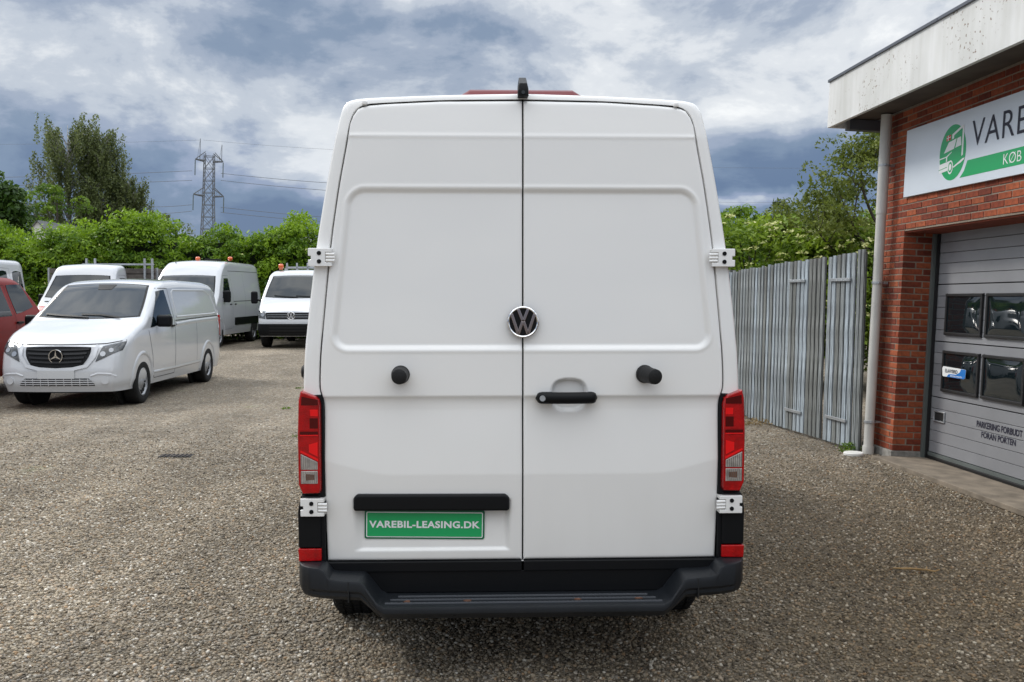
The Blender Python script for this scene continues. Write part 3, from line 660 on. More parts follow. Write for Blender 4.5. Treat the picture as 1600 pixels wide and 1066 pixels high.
def roof_bits():
    # third brake light housing and the camera above the door split
    b = MB(); rows = []
    for x in (-.285, -.262, -.232, -.12, 0, .12, .232, .262, .285):
        h = .036 * min(1, (.292 - abs(x)) / .06); rows.append([(x, .10, 2.615), (x, .13, 2.620 + h * .9), (x, .17, 2.632 + h), (x, .40, 2.630 + h * .8), (x, .46, 2.61)])
    b.grid(rows).build('brake_light', mat('matt_red_lens', (.13, .006, .010), .45, spec=.3), VAN, smooth=True, angle=35)
    c = MB(); sec = lambda y, w, z0, z1: [(-w, y, z0), (w, y, z0), (w * .98, y, z0 + (z1 - z0) * .6), (w * .72, y, z1), (-w * .72, y, z1), (-w * .98, y, z0 + (z1 - z0) * .6)]
    rs = [sec(-.020, .022, 2.606, 2.634), sec(-.012, .024, 2.604, 2.660), sec(.06, .022, 2.604, 2.700), sec(.12, .016, 2.600, 2.690)]
    cc = [r + [r[0]] for r in rs]; c.grid(cc); c.add(rs[0], [tuple(range(6))]); c.add(rs[-1], [tuple(range(6))])
    o = c.build('roof_camera', M['plastic'], VAN, bevel=.003)
    disc(MB(), (0, -.0205, 2.619), .008, (0, -1, 0), .003, 14).build('camera_lens', M['glass'], o)
    for x in (-.69, .675): MB().box((x, .026, 2.577), (.022, .03, .020)).build('gutter_cap', M['white'], VAN, bevel=.006)
    for s in (-1, 1):
        MB().box((s * 1.11, 4.72, 1.45), (.16, .10, .36)).build('mirror', M['plastic'], VAN, bevel=.03, seg=3)
        MB().box((s * 1.0, 4.74, 1.34), (.12, .05, .05)).build('mirror_arm', M['plastic'], VAN)
roof_bits()
def wheel(parent, x, y, side, r=.335, w=.215, treads=True, z=None, rimmat=None, slots=12):
    """tyre and steel rim; side = +1 when its outer face looks along +X"""
    z = r if z is None else z; prof = [(.60, -.5), (.66, -.50), (.82, -.52), (.93, -.49), (.985, -.42), (1.0, -.30), (1.0, .30), (.985, .42), (.93, .49), (.82, .52), (.66, .50), (.60, .46)]
    n = 44; b = MB()
    b.grid([[(x + side * w * q, y + r * p * math.cos(a), z + r * p * math.sin(a)) for a in (2 * math.pi * k / n for k in range(n + 1))] for p, q in prof])
    t = b.build('wheel', M['tyre'], parent, smooth=True)
    if treads:
        g = MB()
        for q in (-.30, -.10, .10, .30):
            for k in range(54):
                a = 2 * math.pi * (k + (.5 if abs(q) > .2 else 0)) / 54
                rt = Matrix.Rotation(-a, 3, 'X') if False else Matrix.Rotation(a, 3, 'X')
                g.box((x + w * q, y + r * 1.004 * math.cos(a), z + r * 1.004 * math.sin(a)), (w * .15, .010, r * .088), Matrix.Rotation(a, 3, 'X') @ Matrix.Rotation(0, 3, 'Z'))
        g.build('tread', M['tyre'], t)['kind'] = 'stuff'
    b = MB(); pr = [(.62, .50), (.66, .47), (.64, .40), (.58, .30), (.50, .22), (.44, .24), (.36, .30), (.24, .33), (.22, .40), (.0, .41)]
    b.grid([[(x + side * w * q, y + r * p * math.cos(a), z + r * p * math.sin(a)) for a in (2 * math.pi * k / n for k in range(n + 1))] for p, q in pr])
    b.build('rim', rimmat or M['rim'], t, smooth=True)
    s = MB()
    for k in range(slots):
        a = 2 * math.pi * k / slots; c = (x + side * w * .265, y + r * .475 * math.cos(a), z + r * .475 * math.sin(a)); s.box(c, (.03, r * .17, r * .15), Matrix.Rotation(a, 3, 'X'))
    s.build('rim_slot', M['gap'], t)['kind'] = 'stuff'
    return t
for s_ in (-1, 1):
    wheel(VAN, s_ * .865, 1.05, s_); wheel(VAN, s_ * .865, 4.55, s_)

# ================================================================== generic front-facing vehicles (local frame: x right, y towards the rear, z up; nose at y = 0)
class Car:
    def __init__(s, name, loc, yaw, label, cat, paint, L_, side, roof, zb=.30, r=.13, crown=.03, bow=.10, lean=(), nose=((0, .82), (.04, .88), (.12, .94), (.3, .985), (.6, 1)), tail=((0, .95), (.1, .985), (.3, 1)), arches=(), arch_r=.40, group=None):
        s.root = empty(name, loc, yaw, label=label, cat=cat, group=group); s.paint = paint; s.side = np.array(side); s.zb = zb
        ys = sorted(set([0, .02, .05, .09, .14, .2, .28, .36] + list(np.arange(.45, L_ - .2, .09)) + [L_ - .2, L_ - .1, L_ - .04, L_]))
        rf = np.array(roof); sec = []
        zf = lambda y: float(np.interp(y, rf[:, 0], rf[:, 1]))
        zs = lambda y: (zf(max(0, y - .06)) + zf(y - .03 if y > .03 else 0) + zf(y) * 2 + zf(min(L_, y + .03)) + zf(min(L_, y + .06))) / 6
        for y in ys:
            k = float(np.interp(y, [a for a, _ in nose], [b for _, b in nose])) * float(np.interp(L_ - y, [a for a, _ in tail], [b for _, b in tail]))
            zt = zs(y); rr = r if zt > 1.5 else min(r, .10); ze = zt - crown - rr; pts = []
            for z in np.linspace(zb, ze, 16): pts.append((float(np.interp(z, s.side[:, 0], s.side[:, 1])) * k, z))
            xe = pts[-1][0]; sl = rr * 1.15
            for a in (15, 30, 45, 60, 75, 90): pts.append((xe - sl * (1 - math.cos(R(a))), ze + rr * math.sin(R(a))))
            xt = pts[-1][0]
            for f in (.85, .65, .4, .2, 0): pts.append((xt * f, zt - crown * f * f * 1.0 + 0))
            sec.append([(x, y, z) for x, z in pts])
        ln = np.array(lean) if len(lean) else np.array([(0, 0), (3, 0)])
        def warp(p): return (p[0], p[1] + float(np.interp(p[2], ln[:, 0], ln[:, 1])) * max(0, 1 - p[1] / .9) ** 1.5 + bow * (abs(p[0]) / 1.0) ** 2.2 * max(0, 1 - p[1] / .6) * .8, p[2])
        mb = MB()
        full = [[(-x, y, z) for x, y, z in q] + [(x, y, z) for x, y, z in q[::-1][1:]] for q in sec]
        mb.grid([[warp(p) for p in q] for q in full])
        tt = np.linspace(-1, 1, 15)
        mb.grid([[warp((t * p[0], p[1], p[2])) for t in tt] for p in sec[0]]); mb.grid([[(t * p[0], p[1], p[2]) for t in tt] for p in sec[-1]])
        mb.grid([[warp((t * q[0][0], q[0][1], q[0][2])) for t in tt] for q in sec])
        o = mb.build('body', paint, s.root, smooth=True); s.body = o
        if arches:
            cut = MB()
            for y in arches:
                for sg in (-1, 1): cut.tube([(sg * .70, y, .36), (sg * 1.3, y, .36)], arch_r, 32)
            c = cut.build('cutter', M['gap']); md = o.modifiers.new('b', 'BOOLEAN'); md.object = c; md.operation = 'DIFFERENCE'; md.solver = 'EXACT'
            bpy.context.view_layer.update(); me = bpy.data.meshes.new_from_object(o.evaluated_get(bpy.context.evaluated_depsgraph_get()))
            o.modifiers.clear(); o.data = me; bpy.data.objects.remove(c)
            if len(me.materials) > 1:
                # the arch lining keeps the cutter's dark material
                pass
        bm = bmesh.new(); bm.from_mesh(o.data); s.bvh = BVHTree.FromBMesh(bm); bm.free(); o.data.set_sharp_from_angle(angle=R(38))
    def hit(s, a, b, view):
        if view == 'front': o, d = Vector((a, -6, b)), Vector((0, 1, 0))
        elif view == 'left': o, d = Vector((6, a, b)), Vector((-1, 0, 0))     # the flank at +X
        elif view == 'right': o, d = Vector((-6, a, b)), Vector((1, 0, 0))
        else: o, d = Vector((a, b, 6)), Vector((0, 0, -1))
        h = s.bvh.ray_cast(o, d)
        return (h[0], h[1] if h[1].dot(d) < 0 else -h[1]) if h[0] else (None, None)
    def border(s, name, quad, view, m, grow, **k):
        c = sum((Vector(p) for p in quad), Vector((0, 0))) / 4
        return s.patch(name, [tuple(Vector(p) + (Vector(p) - c).normalized() * grow) for p in quad], view, m, off=.0035, skirt=False, **k)
    def patch(s, name, quad, view, m, off=.006, n=(14, 10), sq=.0, parent=None, skirt=True, top=0, bot=0):
        """a curved panel lying on the body: quad = bottom-left, bottom-right, top-right, top-left in the given view"""
        q = [Vector(p) for p in quad]; P = []; last = None
        for j in range(n[1] + 1):
            row = []
            for i in range(n[0] + 1):
                a, b = 2 * i / n[0] - 1, 2 * j / n[1] - 1
                a2, b2 = a * math.sqrt(1 - sq * b * b / 2), b * math.sqrt(1 - sq * a * a / 2)
                u, v = (a2 + 1) / 2, (b2 + 1) / 2
                p = q[0].lerp(q[1], u).lerp(q[3].lerp(q[2], u), v)
                p.y += top * (1 - a * a) * v + bot * (1 - a * a) * (1 - v)
                h, nr = s.hit(p.x, p.y, view)
                if h is None: h, nr = last if last else (Vector((0, 0, 0)), Vector((0, 0, 1)))
                last = (h, nr); row.append(h + nr * off)
            P.append(row)
        mb = MB().grid(P)
        if skirt:
            rim = P[0] + [r[-1] for r in P[1:]] + P[-1][::-1][1:] + [r[0] for r in P[::-1][1:]]
            ax = {'front': Vector((0, 1, 0)), 'left': Vector((-1, 0, 0)), 'right': Vector((1, 0, 0)), 'top': Vector((0, 0, -1))}[view]
            mb.grid([rim, [p + ax * (off + .012) for p in rim]])
        return mb.build(name, m, parent or s.root, smooth=True, angle=50)
    def line(s, name, pts, view, w=.006, off=.0015, m=None, parent=None, ridge=0):
        """thin strip following the body surface"""
        mb = MB(); dense = []; C_ = []
        for p, q in zip(pts[:-1], pts[1:]):
            k = max(1, int((Vector(q) - Vector(p)).length / .06)); dense += [Vector(p).lerp(Vector(q), i / k) for i in range(k)]
        dense.append(Vector(pts[-1])); A_, B_ = [], []
        for i, p in enumerate(dense):
            d = (dense[min(i + 1, len(dense) - 1)] - dense[max(i - 1, 0)]).normalized(); e = Vector((-d.y, d.x)) * w / 2
            hs = [s.hit(qq.x, qq.y, view) for qq in (p + e, p, p - e)]
            if any(h is None for h, _ in hs): continue
            for L_, (h, nr), o_ in zip((A_, C_, B_), hs, ((0, ridge, 0) if ridge else (off, off, off))): L_.append(h + nr * (o_ + .0005))
        k = min(len(A_), len(B_))
        if k > 1: return mb.grid([A_[:k], C_[:k], B_[:k]] if ridge else [A_[:k], B_[:k]]).build(name, m or M['gap'], parent or s.root, smooth=True)
def rbox(name, c, d, m, parent, bev=.03, rot=None):
    return MB().box(c, d, rot).build(name, m, parent, bevel=bev, seg=3)
def mirror(root, x, y, z, w=.24, h=.22, d=.14, sg=1, arm=.12):
    o = rbox('mirror', (x + sg * (arm + w / 2), y, z), (w, d, h), M['plastic'], root, .05)
    MB().tube([(x - sg * .05, y + .02, z - h * .35), (x + sg * (arm + .05), y, z - h * .2)], .028, 8).build('mirror_arm', M['plastic'], o, smooth=True)
    return o
def wipers(car, pts):
    for p in pts: car.line('wiper', p, 'front', w=.022, off=.02, m=M['plastic'])

# ---- the white medium van in front on the left
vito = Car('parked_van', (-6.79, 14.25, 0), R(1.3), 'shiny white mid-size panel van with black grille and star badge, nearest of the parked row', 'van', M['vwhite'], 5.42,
           [(.3, .90), (.42, .945), (.70, .955), (1.05, .95), (1.25, .935), (1.75, .845), (2.0, .80)],
           [(0, .95), (.12, 1.02), (.35, 1.11), (.75, 1.23), (1.10, 1.325), (1.18, 1.36), (1.5, 1.57), (1.95, 1.86), (2.1, 1.93), (2.4, 1.985), (3.2, 2.01), (4.8, 1.99), (5.2, 1.95), (5.36, 1.86), (5.42, 1.78)],
           zb=.27, r=.15, bow=.16, lean=((.27, .06), (.40, .0), (.60, 0), (.80, .05), (.98, .12), (1.2, .12)), arches=(.94, 4.46), arch_r=.405,
           nose=((0, .84), (.05, .895), (.14, .94), (.3, .975), (.55, 1)))
ground_rise = lambda c: None
rt = vito.root
for sg in (-1, 1):
    wheel(rt, sg * .845, .94, sg, treads=False, r=.345, w=.22, slots=14); wheel(rt, sg * .845, 4.46, sg, treads=False, r=.345, w=.22, z=.355, slots=14)
    MB().tube([(sg * .66, .94, .36), (sg * .70, .94, .36)], .42, 24).build('wheel_housing', M['gap'], rt)
    MB().tube([(sg * .66, 4.46, .36), (sg * .70, 4.46, .36)], .42, 24).build('wheel_housing', M['gap'], rt)
vito.border('windscreen_seal', [(-.79, 1.375), (.79, 1.375), (.66, 1.87), (-.66, 1.87)], 'front', M['plastic'], .035, n=(20, 12), sq=.06, top=.03, bot=-.03)
ws = vito.patch('windscreen', [(-.79, 1.375), (.79, 1.375), (.66, 1.87), (-.66, 1.87)], 'front', M['glass'], off=.006, n=(20, 12), sq=.06, top=.03, bot=-.03)
vito.patch('sensor_panel', [(-.10, 1.80), (.12, 1.80), (.16, 1.885), (-.14, 1.885)], 'front', M['plastic'], off=.010, n=(4, 3), parent=ws, skirt=False)
wipers(vito, [[(-.70, 1.40), (-.42, 1.375), (.02, 1.35)], [(-.12, 1.395), (.2, 1.385), (.52, 1.345)]])
gr_ = vito.patch('grille', [(-.40, .655), (.40, .655), (.52, .945), (-.52, .945)], 'front', M['plastic'], off=.012, n=(18, 8), sq=.30, bot=-.035)
for z in (.72, .78, .84, .90):
    w_ = .34 + (z - .655) * .50; vito.patch('grille_slat', [(-w_, z - .012), (w_, z - .012), (w_, z + .014), (-w_, z + .014)], 'front', M['slat'], off=.034, n=(16, 2), parent=gr_, bot=-.015, top=-.015)
for pts in ([(-.56, .96), (-.54, .80), (-.44, .66), (-.25, .615), (0, .60), (.25, .615), (.44, .66), (.54, .80), (.56, .96)],): vito.line('grille_surround', pts, 'front', w=.05, off=.018, m=M['vwhite'])
vito.line('bonnet_gap', [(-.90, 1.03), (-.66, .985), (-.4, .975), (0, .972), (.4, .975), (.66, .985), (.90, 1.03)], 'front', w=.014, off=.002)
def star(car, c, r):
    h, nr = car.hit(c[0], c[1], 'front'); y = h.y - .045; b = MB(); n = 36
    P = lambda a, rr, dy: (c[0] + rr * math.cos(a), y - dy, c[1] + rr * math.sin(a))
    b.grid([[P(2 * math.pi * k / n, rr, dy) for k in range(n + 1)] for rr, dy in ((r * .86, 0), (r * .90, .012), (r * .98, .012), (r, 0))])
    for k in range(3):
        a = R(90 + 120 * k); t = Vector((math.cos(a), math.sin(a))); e = Vector((-t.y, t.x)) * r * .14
        q = [Vector((c[0], c[1])) + e, Vector((c[0], c[1])) + t * r * .93, Vector((c[0], c[1])) - e, Vector((c[0], c[1])) - t * r * .08]
        b.prism(q, lambda p: (p[0], y - .012, p[1]), lambda p: (p[0], y + .01, p[1]))
    e_ = b.build('emblem', M['chrome'], car.root, smooth=True, angle=30); disc(MB(), (c[0], y + .012, c[1]), r * .9, (0, -1, 0), .006, 30).build('emblem_disc', M['plastic'], e_)
star(vito, (0, .805), .105)
for sg in (-1, 1):
    q = [(sg * .555, .715), (sg * .89, .885), (sg * .905, 1.015), (sg * .635, .95)]
    if sg < 0: q = [q[1], q[0], q[3], q[2]]
    hl = vito.patch('headlamp', q, 'front', M['hlamp'], off=.008, n=(12, 8), sq=.12)
    for cx, cz, rr in ((.655, .835, .040), (.765, .89, .035)):
        h, nr = vito.hit(sg * cx, cz, 'front'); disc(MB(), h - Vector((0, .002, 0)) + nr * .006, rr, nr, .008, 20).build('headlamp_lens', M['reflector'], hl, smooth=True, angle=30)
    h, nr = vito.hit(sg * .70, .44, 'front'); disc(MB(), h, .055, nr, .012, 20).build('fog_lamp_blank', M['vwhite'], rt, smooth=True, angle=30)
    vito.line('bumper_crease', [(sg * .50, .51), (sg * .60, .545), (sg * .78, .535), (sg * .84, .50)], 'front', w=.035, ridge=.014, m=M['vwhite'])
vito.patch('blank_plate', [(-.27, .475), (.27, .475), (.27, .598), (-.27, .598)], 'front', mat('plate_grey_white', (.52,.53,.54), .6), off=.024, n=(8, 3))
lg = vito.patch('lower_grille', [(-.57, .365), (.57, .365), (.48, .478), (-.48, .478)], 'front', M['gap'], off=.004, n=(16, 4), sq=.1)
for z in (.392, .422, .452): vito.line('grille_bar', [(-.55, z), (.55, z)], 'front', w=.013, off=.016, m=M['vwhite'], parent=lg)
for x in np.linspace(-.46, .46, 9): vito.line('grille_bar', [(x, .37), (x, .472)], 'front', w=.011, off=.014, m=M['vwhite'], parent=lg)
for sg, vw in ((1, 'left'), (-1, 'right')):
    vito.patch('side_window', [(1.32, 1.185), (2.46, 1.275), (2.27, 1.81), (1.95, 1.775)], vw, M['glass'], off=.009, n=(12, 8), sq=.05)
    vito.line('door_gap', [(1.25, 1.15), (1.38, .75), (1.42, .42), (1.50, .36), (2.50, .36)], vw, w=.011); vito.line('door_gap', [(2.50, .36), (2.56, 1.25), (2.46, 1.83), (1.95, 1.83)], vw, w=.011)
    vito.line('side_crease', [(2.62, 1.20), (3.4, 1.225), (4.2, 1.235), (5.25, 1.24)], vw, w=.07, ridge=.016, m=M['vwhite'])
    vito.line('sill_crease', [(1.42, .46), (2.6, .45), (3.98, .46)], vw, w=.05, ridge=.014, m=M['vwhite'])
    for yc in (.94, 4.46): vito.line('arch_lip', [(yc + .445 * math.cos(a), .36 + .445 * math.sin(a)) for a in np.linspace(-.1, math.pi + .1, 26)], vw, w=.06, ridge=.022, m=M['vwhite'])
    vito.line('door_gap', [(3.75, .48), (3.78, 1.29)], vw, w=.009)
    vito.line('side_rail', [(2.6, 1.27), (5.25, 1.30)], vw, w=.014, off=.003)
    vito.line('panel_edge', [(2.70, 1.36), (2.66, 1.76), (2.75, 1.80), (4.6, 1.80), (4.95, 1.70), (5.10, 1.50), (5.16, 1.36), (4.9, 1.34), (2.70, 1.33)], vw, w=.035, ridge=.012, m=M['vwhite'])
    mirror(rt, sg * .90, 1.62, 1.29, w=.25, h=.20, sg=sg, arm=.05)
    h, nr = vito.hit(2.40, 1.185, vw); rbox('door_handle', h + Vector((sg * .02, 0, 0)), (.03, .17, .035), M['plastic'], rt, .012)
    h, nr = vito.hit(5.34, 1.1, vw); rbox('tail_lamp', h + Vector((-sg * .01, .02, 0)), (.03, .10, .42), M['lampred'], rt, .01)
MB().box((0, 2.7, .30), (1.4, 4.6, .16)).build('underbody', M['gap'], rt)
for sg in (-1, 1): MB().tube([(sg * .55, .8, 2.0), (sg * .55, .8, 2.0)], .001)

def lorry_cab(name, loc, yaw, label, cat, zroof, red=False, high=False, paint=None, length=2.3, vwface=True, group=None):
    top = zroof
    roof = [(0, 1.03), (.10, 1.08), (.35, 1.18), (.62, 1.30), (.75, 1.40), (1.05, 1.72), (1.38, top - .22 if not high else 2.12), (1.52, top - .08 if not high else 2.26), (1.75, top - .02 if not high else zroof - .10), (2.1, top), (length - .1, top - .01), (length, top - .06)]
    if high: roof = [(0, 1.03), (.10, 1.08), (.35, 1.18), (.62, 1.32), (.75, 1.42), (1.05, 1.76), (1.38, 2.10), (1.60, 2.30), (1.90, zroof - .05), (2.3, zroof), (length - .3, zroof), (length - .08, zroof - .04), (length, zroof - .12)]
    c = Car(name, loc, yaw, label, cat, paint or M['vwhite'], length, [(.3, .95), (.5, .99), (1.2, 1.0), (1.45, .99), (2.0, .90), (2.3, .86), (2.6, .80)], roof, zb=.34, r=.14, bow=.14,
            lean=((.3, .05), (.5, 0), (.75, 0), (1.05, .08)), arches=(.95,), arch_r=.42, group=group)
    for sg in (-1, 1): wheel(c.root, sg * .87, .95, sg, treads=False, r=.35, w=.23)
    c.border('windscreen_seal', [(-.86, 1.44), (.86, 1.44), (.74, 2.03), (-.74, 2.03)], 'front', M['plastic'], .035, n=(18, 12), sq=.06, top=.02, bot=-.03)
    g = c.patch('windscreen', [(-.86, 1.44), (.86, 1.44), (.74, 2.03), (-.74, 2.03)], 'front', M['glass'], n=(18, 12), sq=.06, top=.02, bot=-.03)
    wipers(c, [[(-.62, 1.47), (-.3, 1.44), (.05, 1.42)], [(.0, 1.46), (.35, 1.44), (.7, 1.42)]])
    for sg, vw in ((1, 'left'), (-1, 'right')):
        c.patch('side_window', [(1.22, 1.40), (2.05, 1.42), (2.02, 1.98), (1.62, 1.98)], vw, M['glass'], n=(10, 8), sq=.06)
        c.line('arch_lip', [(.95 + .455 * math.cos(a), .36 + .455 * math.sin(a)) for a in np.linspace(0, math.pi, 22)], vw, w=.06, ridge=.02, m=paint or M['vwhite'])
        c.line('door_gap', [(1.15, 1.3), (1.30, .8), (1.36, .5), (2.1, .5), (2.12, 1.4), (2.08, 2.06), (1.55, 2.06)], vw)
        h, nr = c.hit(1.98, 1.22, vw); rbox('door_handle', h + Vector((sg * .02, 0, 0)), (.03, .14, .035), M['plastic'], c.root, .012)
    gl = c.patch('grille', [(-.70, .82), (.70, .82), (.72, 1.00), (-.72, 1.00)], 'front', M['plastic'], off=.01, n=(16, 4), sq=.05)
    for z in (.88, .94): c.line('grille_bar', [(-.68, z), (.68, z)], 'front', w=.007, off=.02, m=M['steel'], parent=gl)
    for sg in (-1, 1):
        q = [(sg * .72, .82), (sg * .96, .86), (sg * .97, 1.06), (sg * .72, 1.03)]
        if sg < 0: q = [q[1], q[0], q[3], q[2]]
        hl = c.patch('headlamp', q, 'front', M['hlamp'], n=(6, 5), sq=.1)
        h, nr = c.hit(sg * .80, .94, 'front'); disc(MB(), h + nr * .004, .05, nr, .01, 16).build('headlamp_lens', M['reflector'], hl)
    bp = c.patch('front_bumper', [(-.93, .36), (.93, .36), (.95, .69), (-.95, .69)], 'front', M['redstripe'] if red else M['plastic'], off=.025, n=(16, 6), sq=.05)
    for z in (.42, .50, .58, .66): c.line('bumper_slot', [(-.6, z), (.6, z)], 'front', w=.02, off=.032, m=M['gap'], parent=bp)
    return c
# ---- white chassis cab behind, with headboard rack and beacon (right of the row)
crafter = lorry_cab('pickup_truck', (-6.15, 26.7, .2), R(2), 'white drop-side pickup with black bumper and beacon, left of the big van', 'truck', 2.25)
h_, n_ = crafter.hit(0, .93, 'front'); emblem(crafter.root, (0, h_.y - .02, .915), .115, dark=M['plastic'])
for sg in (-1, 1): mirror(crafter.root, sg * .93, 1.35, 1.42, w=.20, h=.36, d=.10, sg=sg, arm=.28)
MB().box((0, 1.0, 2.26), (.2, .2, .02))
def rack(root, y, z0, z1, hw, posts, name='ladder_rack', deck=None):
    b = MB()
    for z in ((z0 + z1) / 2,): b.box((0, y, z0 + .02), (2 * hw, .05, .06))
    for x in posts: b.box((x, y, (.9 + z1) / 2), (.05, .05, z1 - .9))
    for x in (-hw, hw): b.box((x, y, 1.5), (.06, .06, 1.6))
    return b.build(name, M['steel'], root)
def beacon(root, x, y, z, r=.055, h=.12):
    b = MB().tube([(x, y, z), (x, y, z + h * .25), (x, y, z + h * .3), (x, y, z + h * .85), (x, y, z + h)], [r * .7, r * .7, r, r * .9, r * .5], 16)
    return b.build('beacon', M['amber'], root, smooth=True)
rack(crafter.root, 2.5, 2.30, 2.46, .62, (-.58, -.28, .04, .58)); beacon(crafter.root, -.62, 1.8, 2.24, .08, .17)
MB().box((0, 4.0, .95), (2.05, 2.9, .40)).build('cargo_bed', M['steel'], crafter.root, bevel=.01)
MB().box((0, 3.6, .55), (.9, 3.6, .25)).build('chassis', M['gap'], crafter.root)
for sg in (-1, 1): wheel(crafter.root, sg * .87, 4.5, sg, treads=False, r=.35, w=.23)

# ---- white chassis cab with red lower front, boarded body and rack
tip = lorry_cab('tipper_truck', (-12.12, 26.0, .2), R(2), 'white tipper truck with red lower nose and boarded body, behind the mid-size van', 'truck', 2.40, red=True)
for sg in (-1, 1): mirror(tip.root, sg * .93, 1.35, 1.35, w=.20, h=.34, d=.10, sg=sg, arm=.16)
tip.patch('red_stripe', [(-.92, 1.06), (.92, 1.06), (.92, 1.19), (-.92, 1.19)], 'front', M['redstripe'], off=.004, n=(16, 3))
tip.patch('bonnet_vent', [(-.82, 1.30), (-.45, 1.30), (-.45, 1.325), (-.82, 1.325)], 'front', M['gap'], off=.006, n=(6, 2))
hb = MB()
for x in (-.40, -.15, 1.30, 1.52): hb.box((x, 2.55, 1.70), (.055, .055, 1.75))
hb.box((.52, 2.55, 2.40), (2.1, .05, .05)); hb.build('ladder_rack', M['steel'], tip.root)
bd = MB()
for k in range(6): bd.box((.02, 4.3, 1.35 + k * .17), (3.1, 3.3, .15))
bd.build('board_side', M['board'], tip.root, bevel=.01)
MB().box((0, 4.0, .75), (1.0, 3.8, .35)).build('chassis', M['gap'], tip.root)
for sg in (-1, 1):
    wheel(tip.root, sg * .87, 4.6, sg, treads=False, r=.35, w=.23)
    for x in (-.1,): MB().box((sg * 1.59, 2.75, 1.75), (.05, .07, 1.1)).build('body_post', M['steel'], tip.root)

# ---- white high-roof van between them
mas = lorry_cab('high_roof_van', (-9.28, 26.3, .2), R(0), 'white high-roof panel van with dark side strip and orange beacons, behind the mid-size van', 'van', 2.52, high=True, length=5.6)
for sg, vw in ((1, 'left'), (-1, 'right')):
    mirror(mas.root, sg * .92, 1.35, 1.45, w=.22, h=.34, d=.12, sg=sg, arm=.05)
    mas.patch('side_strip', [(2.4, .60), (5.4, .60), (5.4, .82), (2.4, .82)], vw, M['plastic'], off=.02, n=(20, 3))
    mas.line('side_rail', [(2.3, 1.30), (5.3, 1.32)], vw, w=.02); mas.line('roof_seam', [(2.1, 2.20), (5.45, 2.22)], vw, w=.014)
    mas.line('door_gap', [(2.25, .5), (2.3, 2.15)], vw); mas.line('door_gap', [(3.55, .5), (3.6, 2.15)], vw)
    h, nr = mas.hit(2.45, 1.22, vw); rbox('door_handle', h + Vector((sg * .02, 0, 0)), (.03, .14, .035), M['plastic'], mas.root, .012)
    wheel(mas.root, sg * .87, 4.55, sg, treads=False, r=.35, w=.23)
    h, nr = mas.hit(4.55, .6, vw)
    mas.patch('wheel_arch', [(4.12, .35), (4.98, .35), (4.86, .74), (4.24, .74)], vw, M['gap'], off=.004, n=(8, 6), sq=.5, skirt=False)
for x in (-.15, .82): beacon(mas.root, x, 2.6, 2.515, .075, .12)
MB().box((.25, 2.75, 2.545), (.45, .18, .06)).build('light_bar', M['plastic'], mas.root, bevel=.015)
MB().tube([(-.55, 1.85, 2.42), (-.55, 1.88, 2.56)], .012, 6).build('aerial', M['plastic'], mas.root)

# ---- crew van at the far left
crew = lorry_cab('crew_van', (-14.44, 22.75, .13), R(0), 'white crew van with rounded dark side windows, cut by the left edge of the photo', 'van', 2.55, length=4.0)
for y0, y1 in ((2.62, 3.08), (3.32, 3.84)):
    crew.patch('crew_window', [(y0, 1.45), (y1, 1.45), (y1 - .02, 2.22), (y0 + .02, 2.22)], 'left', M['glass'], n=(8, 8), sq=.30)
    crew.patch('crew_window', [(y0, 1.45), (y1, 1.45), (y1 - .02, 2.22), (y0 + .02, 2.22)], 'right', M['glass'], n=(8, 8), sq=.30)
for vw in ('left', 'right'): crew.line('door_gap', [(3.2, .5), (3.2, 2.28), (2.5, 2.30)], vw)
for sg in (-1, 1): wheel(crew.root, sg * .87, 3.4, sg, treads=False, r=.35, w=.23)

# ---- red pickup cut by the left edge
red = Car('pickup_truck', (-9.42, 12.88, 0), R(.5), 'faded red pickup with dark door handle, cut by the left edge of the photo', 'truck', M['red'], 4.62,
          [(.3, .90), (.45, .97), (.9, 1.0), (1.15, .99), (1.35, .97), (1.8, .84), (2.0, .80)],
          [(0, .95), (.2, 1.08), (.8, 1.18), (1.45, 1.27), (1.6, 1.33), (2.35, 1.86), (2.6, 2.0), (3.2, 2.06), (3.85, 2.04), (4.05, 1.97), (4.38, 1.62), (4.55, 1.36), (4.62, 1.22)],
          zb=.36, r=.15, bow=.12, arches=(.95,), arch_r=.42)
red.patch('windscreen', [(-.80, 1.36), (.80, 1.36), (.66, 1.82), (-.66, 1.82)], 'front', M['glass'], n=(16, 8), sq=.05)
for sg, vw in ((1, 'left'), (-1, 'right')):
    red.patch('side_window', [(1.95, 1.34), (3.42, 1.36), (3.30, 1.88), (2.45, 1.86)], vw, M['glass'], n=(10, 8), sq=.08)
    red.patch('side_window', [(3.56, 1.38), (4.22, 1.50), (3.98, 1.90), (3.47, 1.89)], vw, M['glass'], n=(8, 8), sq=.14)
    red.line('door_gap', [(1.7, 1.25), (1.75, .5), (3.4, .48), (3.52, 1.30), (3.40, 1.88), (2.5, 1.88)], vw); red.line('body_crease', [(1.8, 1.08), (4.5, 1.15)], vw, w=.02, off=.006, m=M['red'])
    mirror(red.root, sg * .96, 2.15, 1.40, w=.20, h=.17, d=.24, sg=sg, arm=.02)
    h, nr = red.hit(3.62, 1.245, vw); rbox('door_handle', h + Vector((sg * .02, 0, 0)), (.04, .20, .04), M['plastic'], red.root, .012)
    wheel(red.root, sg * .87, .95, sg, treads=False, r=.37, w=.24); wheel(red.root, sg * .87, 4.95, sg, treads=False, r=.37, w=.24)
    MB().box((sg * .93, 5.25, .92), (.08, 1.25, .52)).build('bed_side', M['red'], red.root, bevel=.03)
MB().box((0, 5.86, .92), (1.94, .05, .52)).build('tailgate', M['red'], red.root, bevel=.02)
MB().box((0, 5.2, .62), (1.7, 1.4, .14)).build('cargo_bed', M['gap'], red.root)

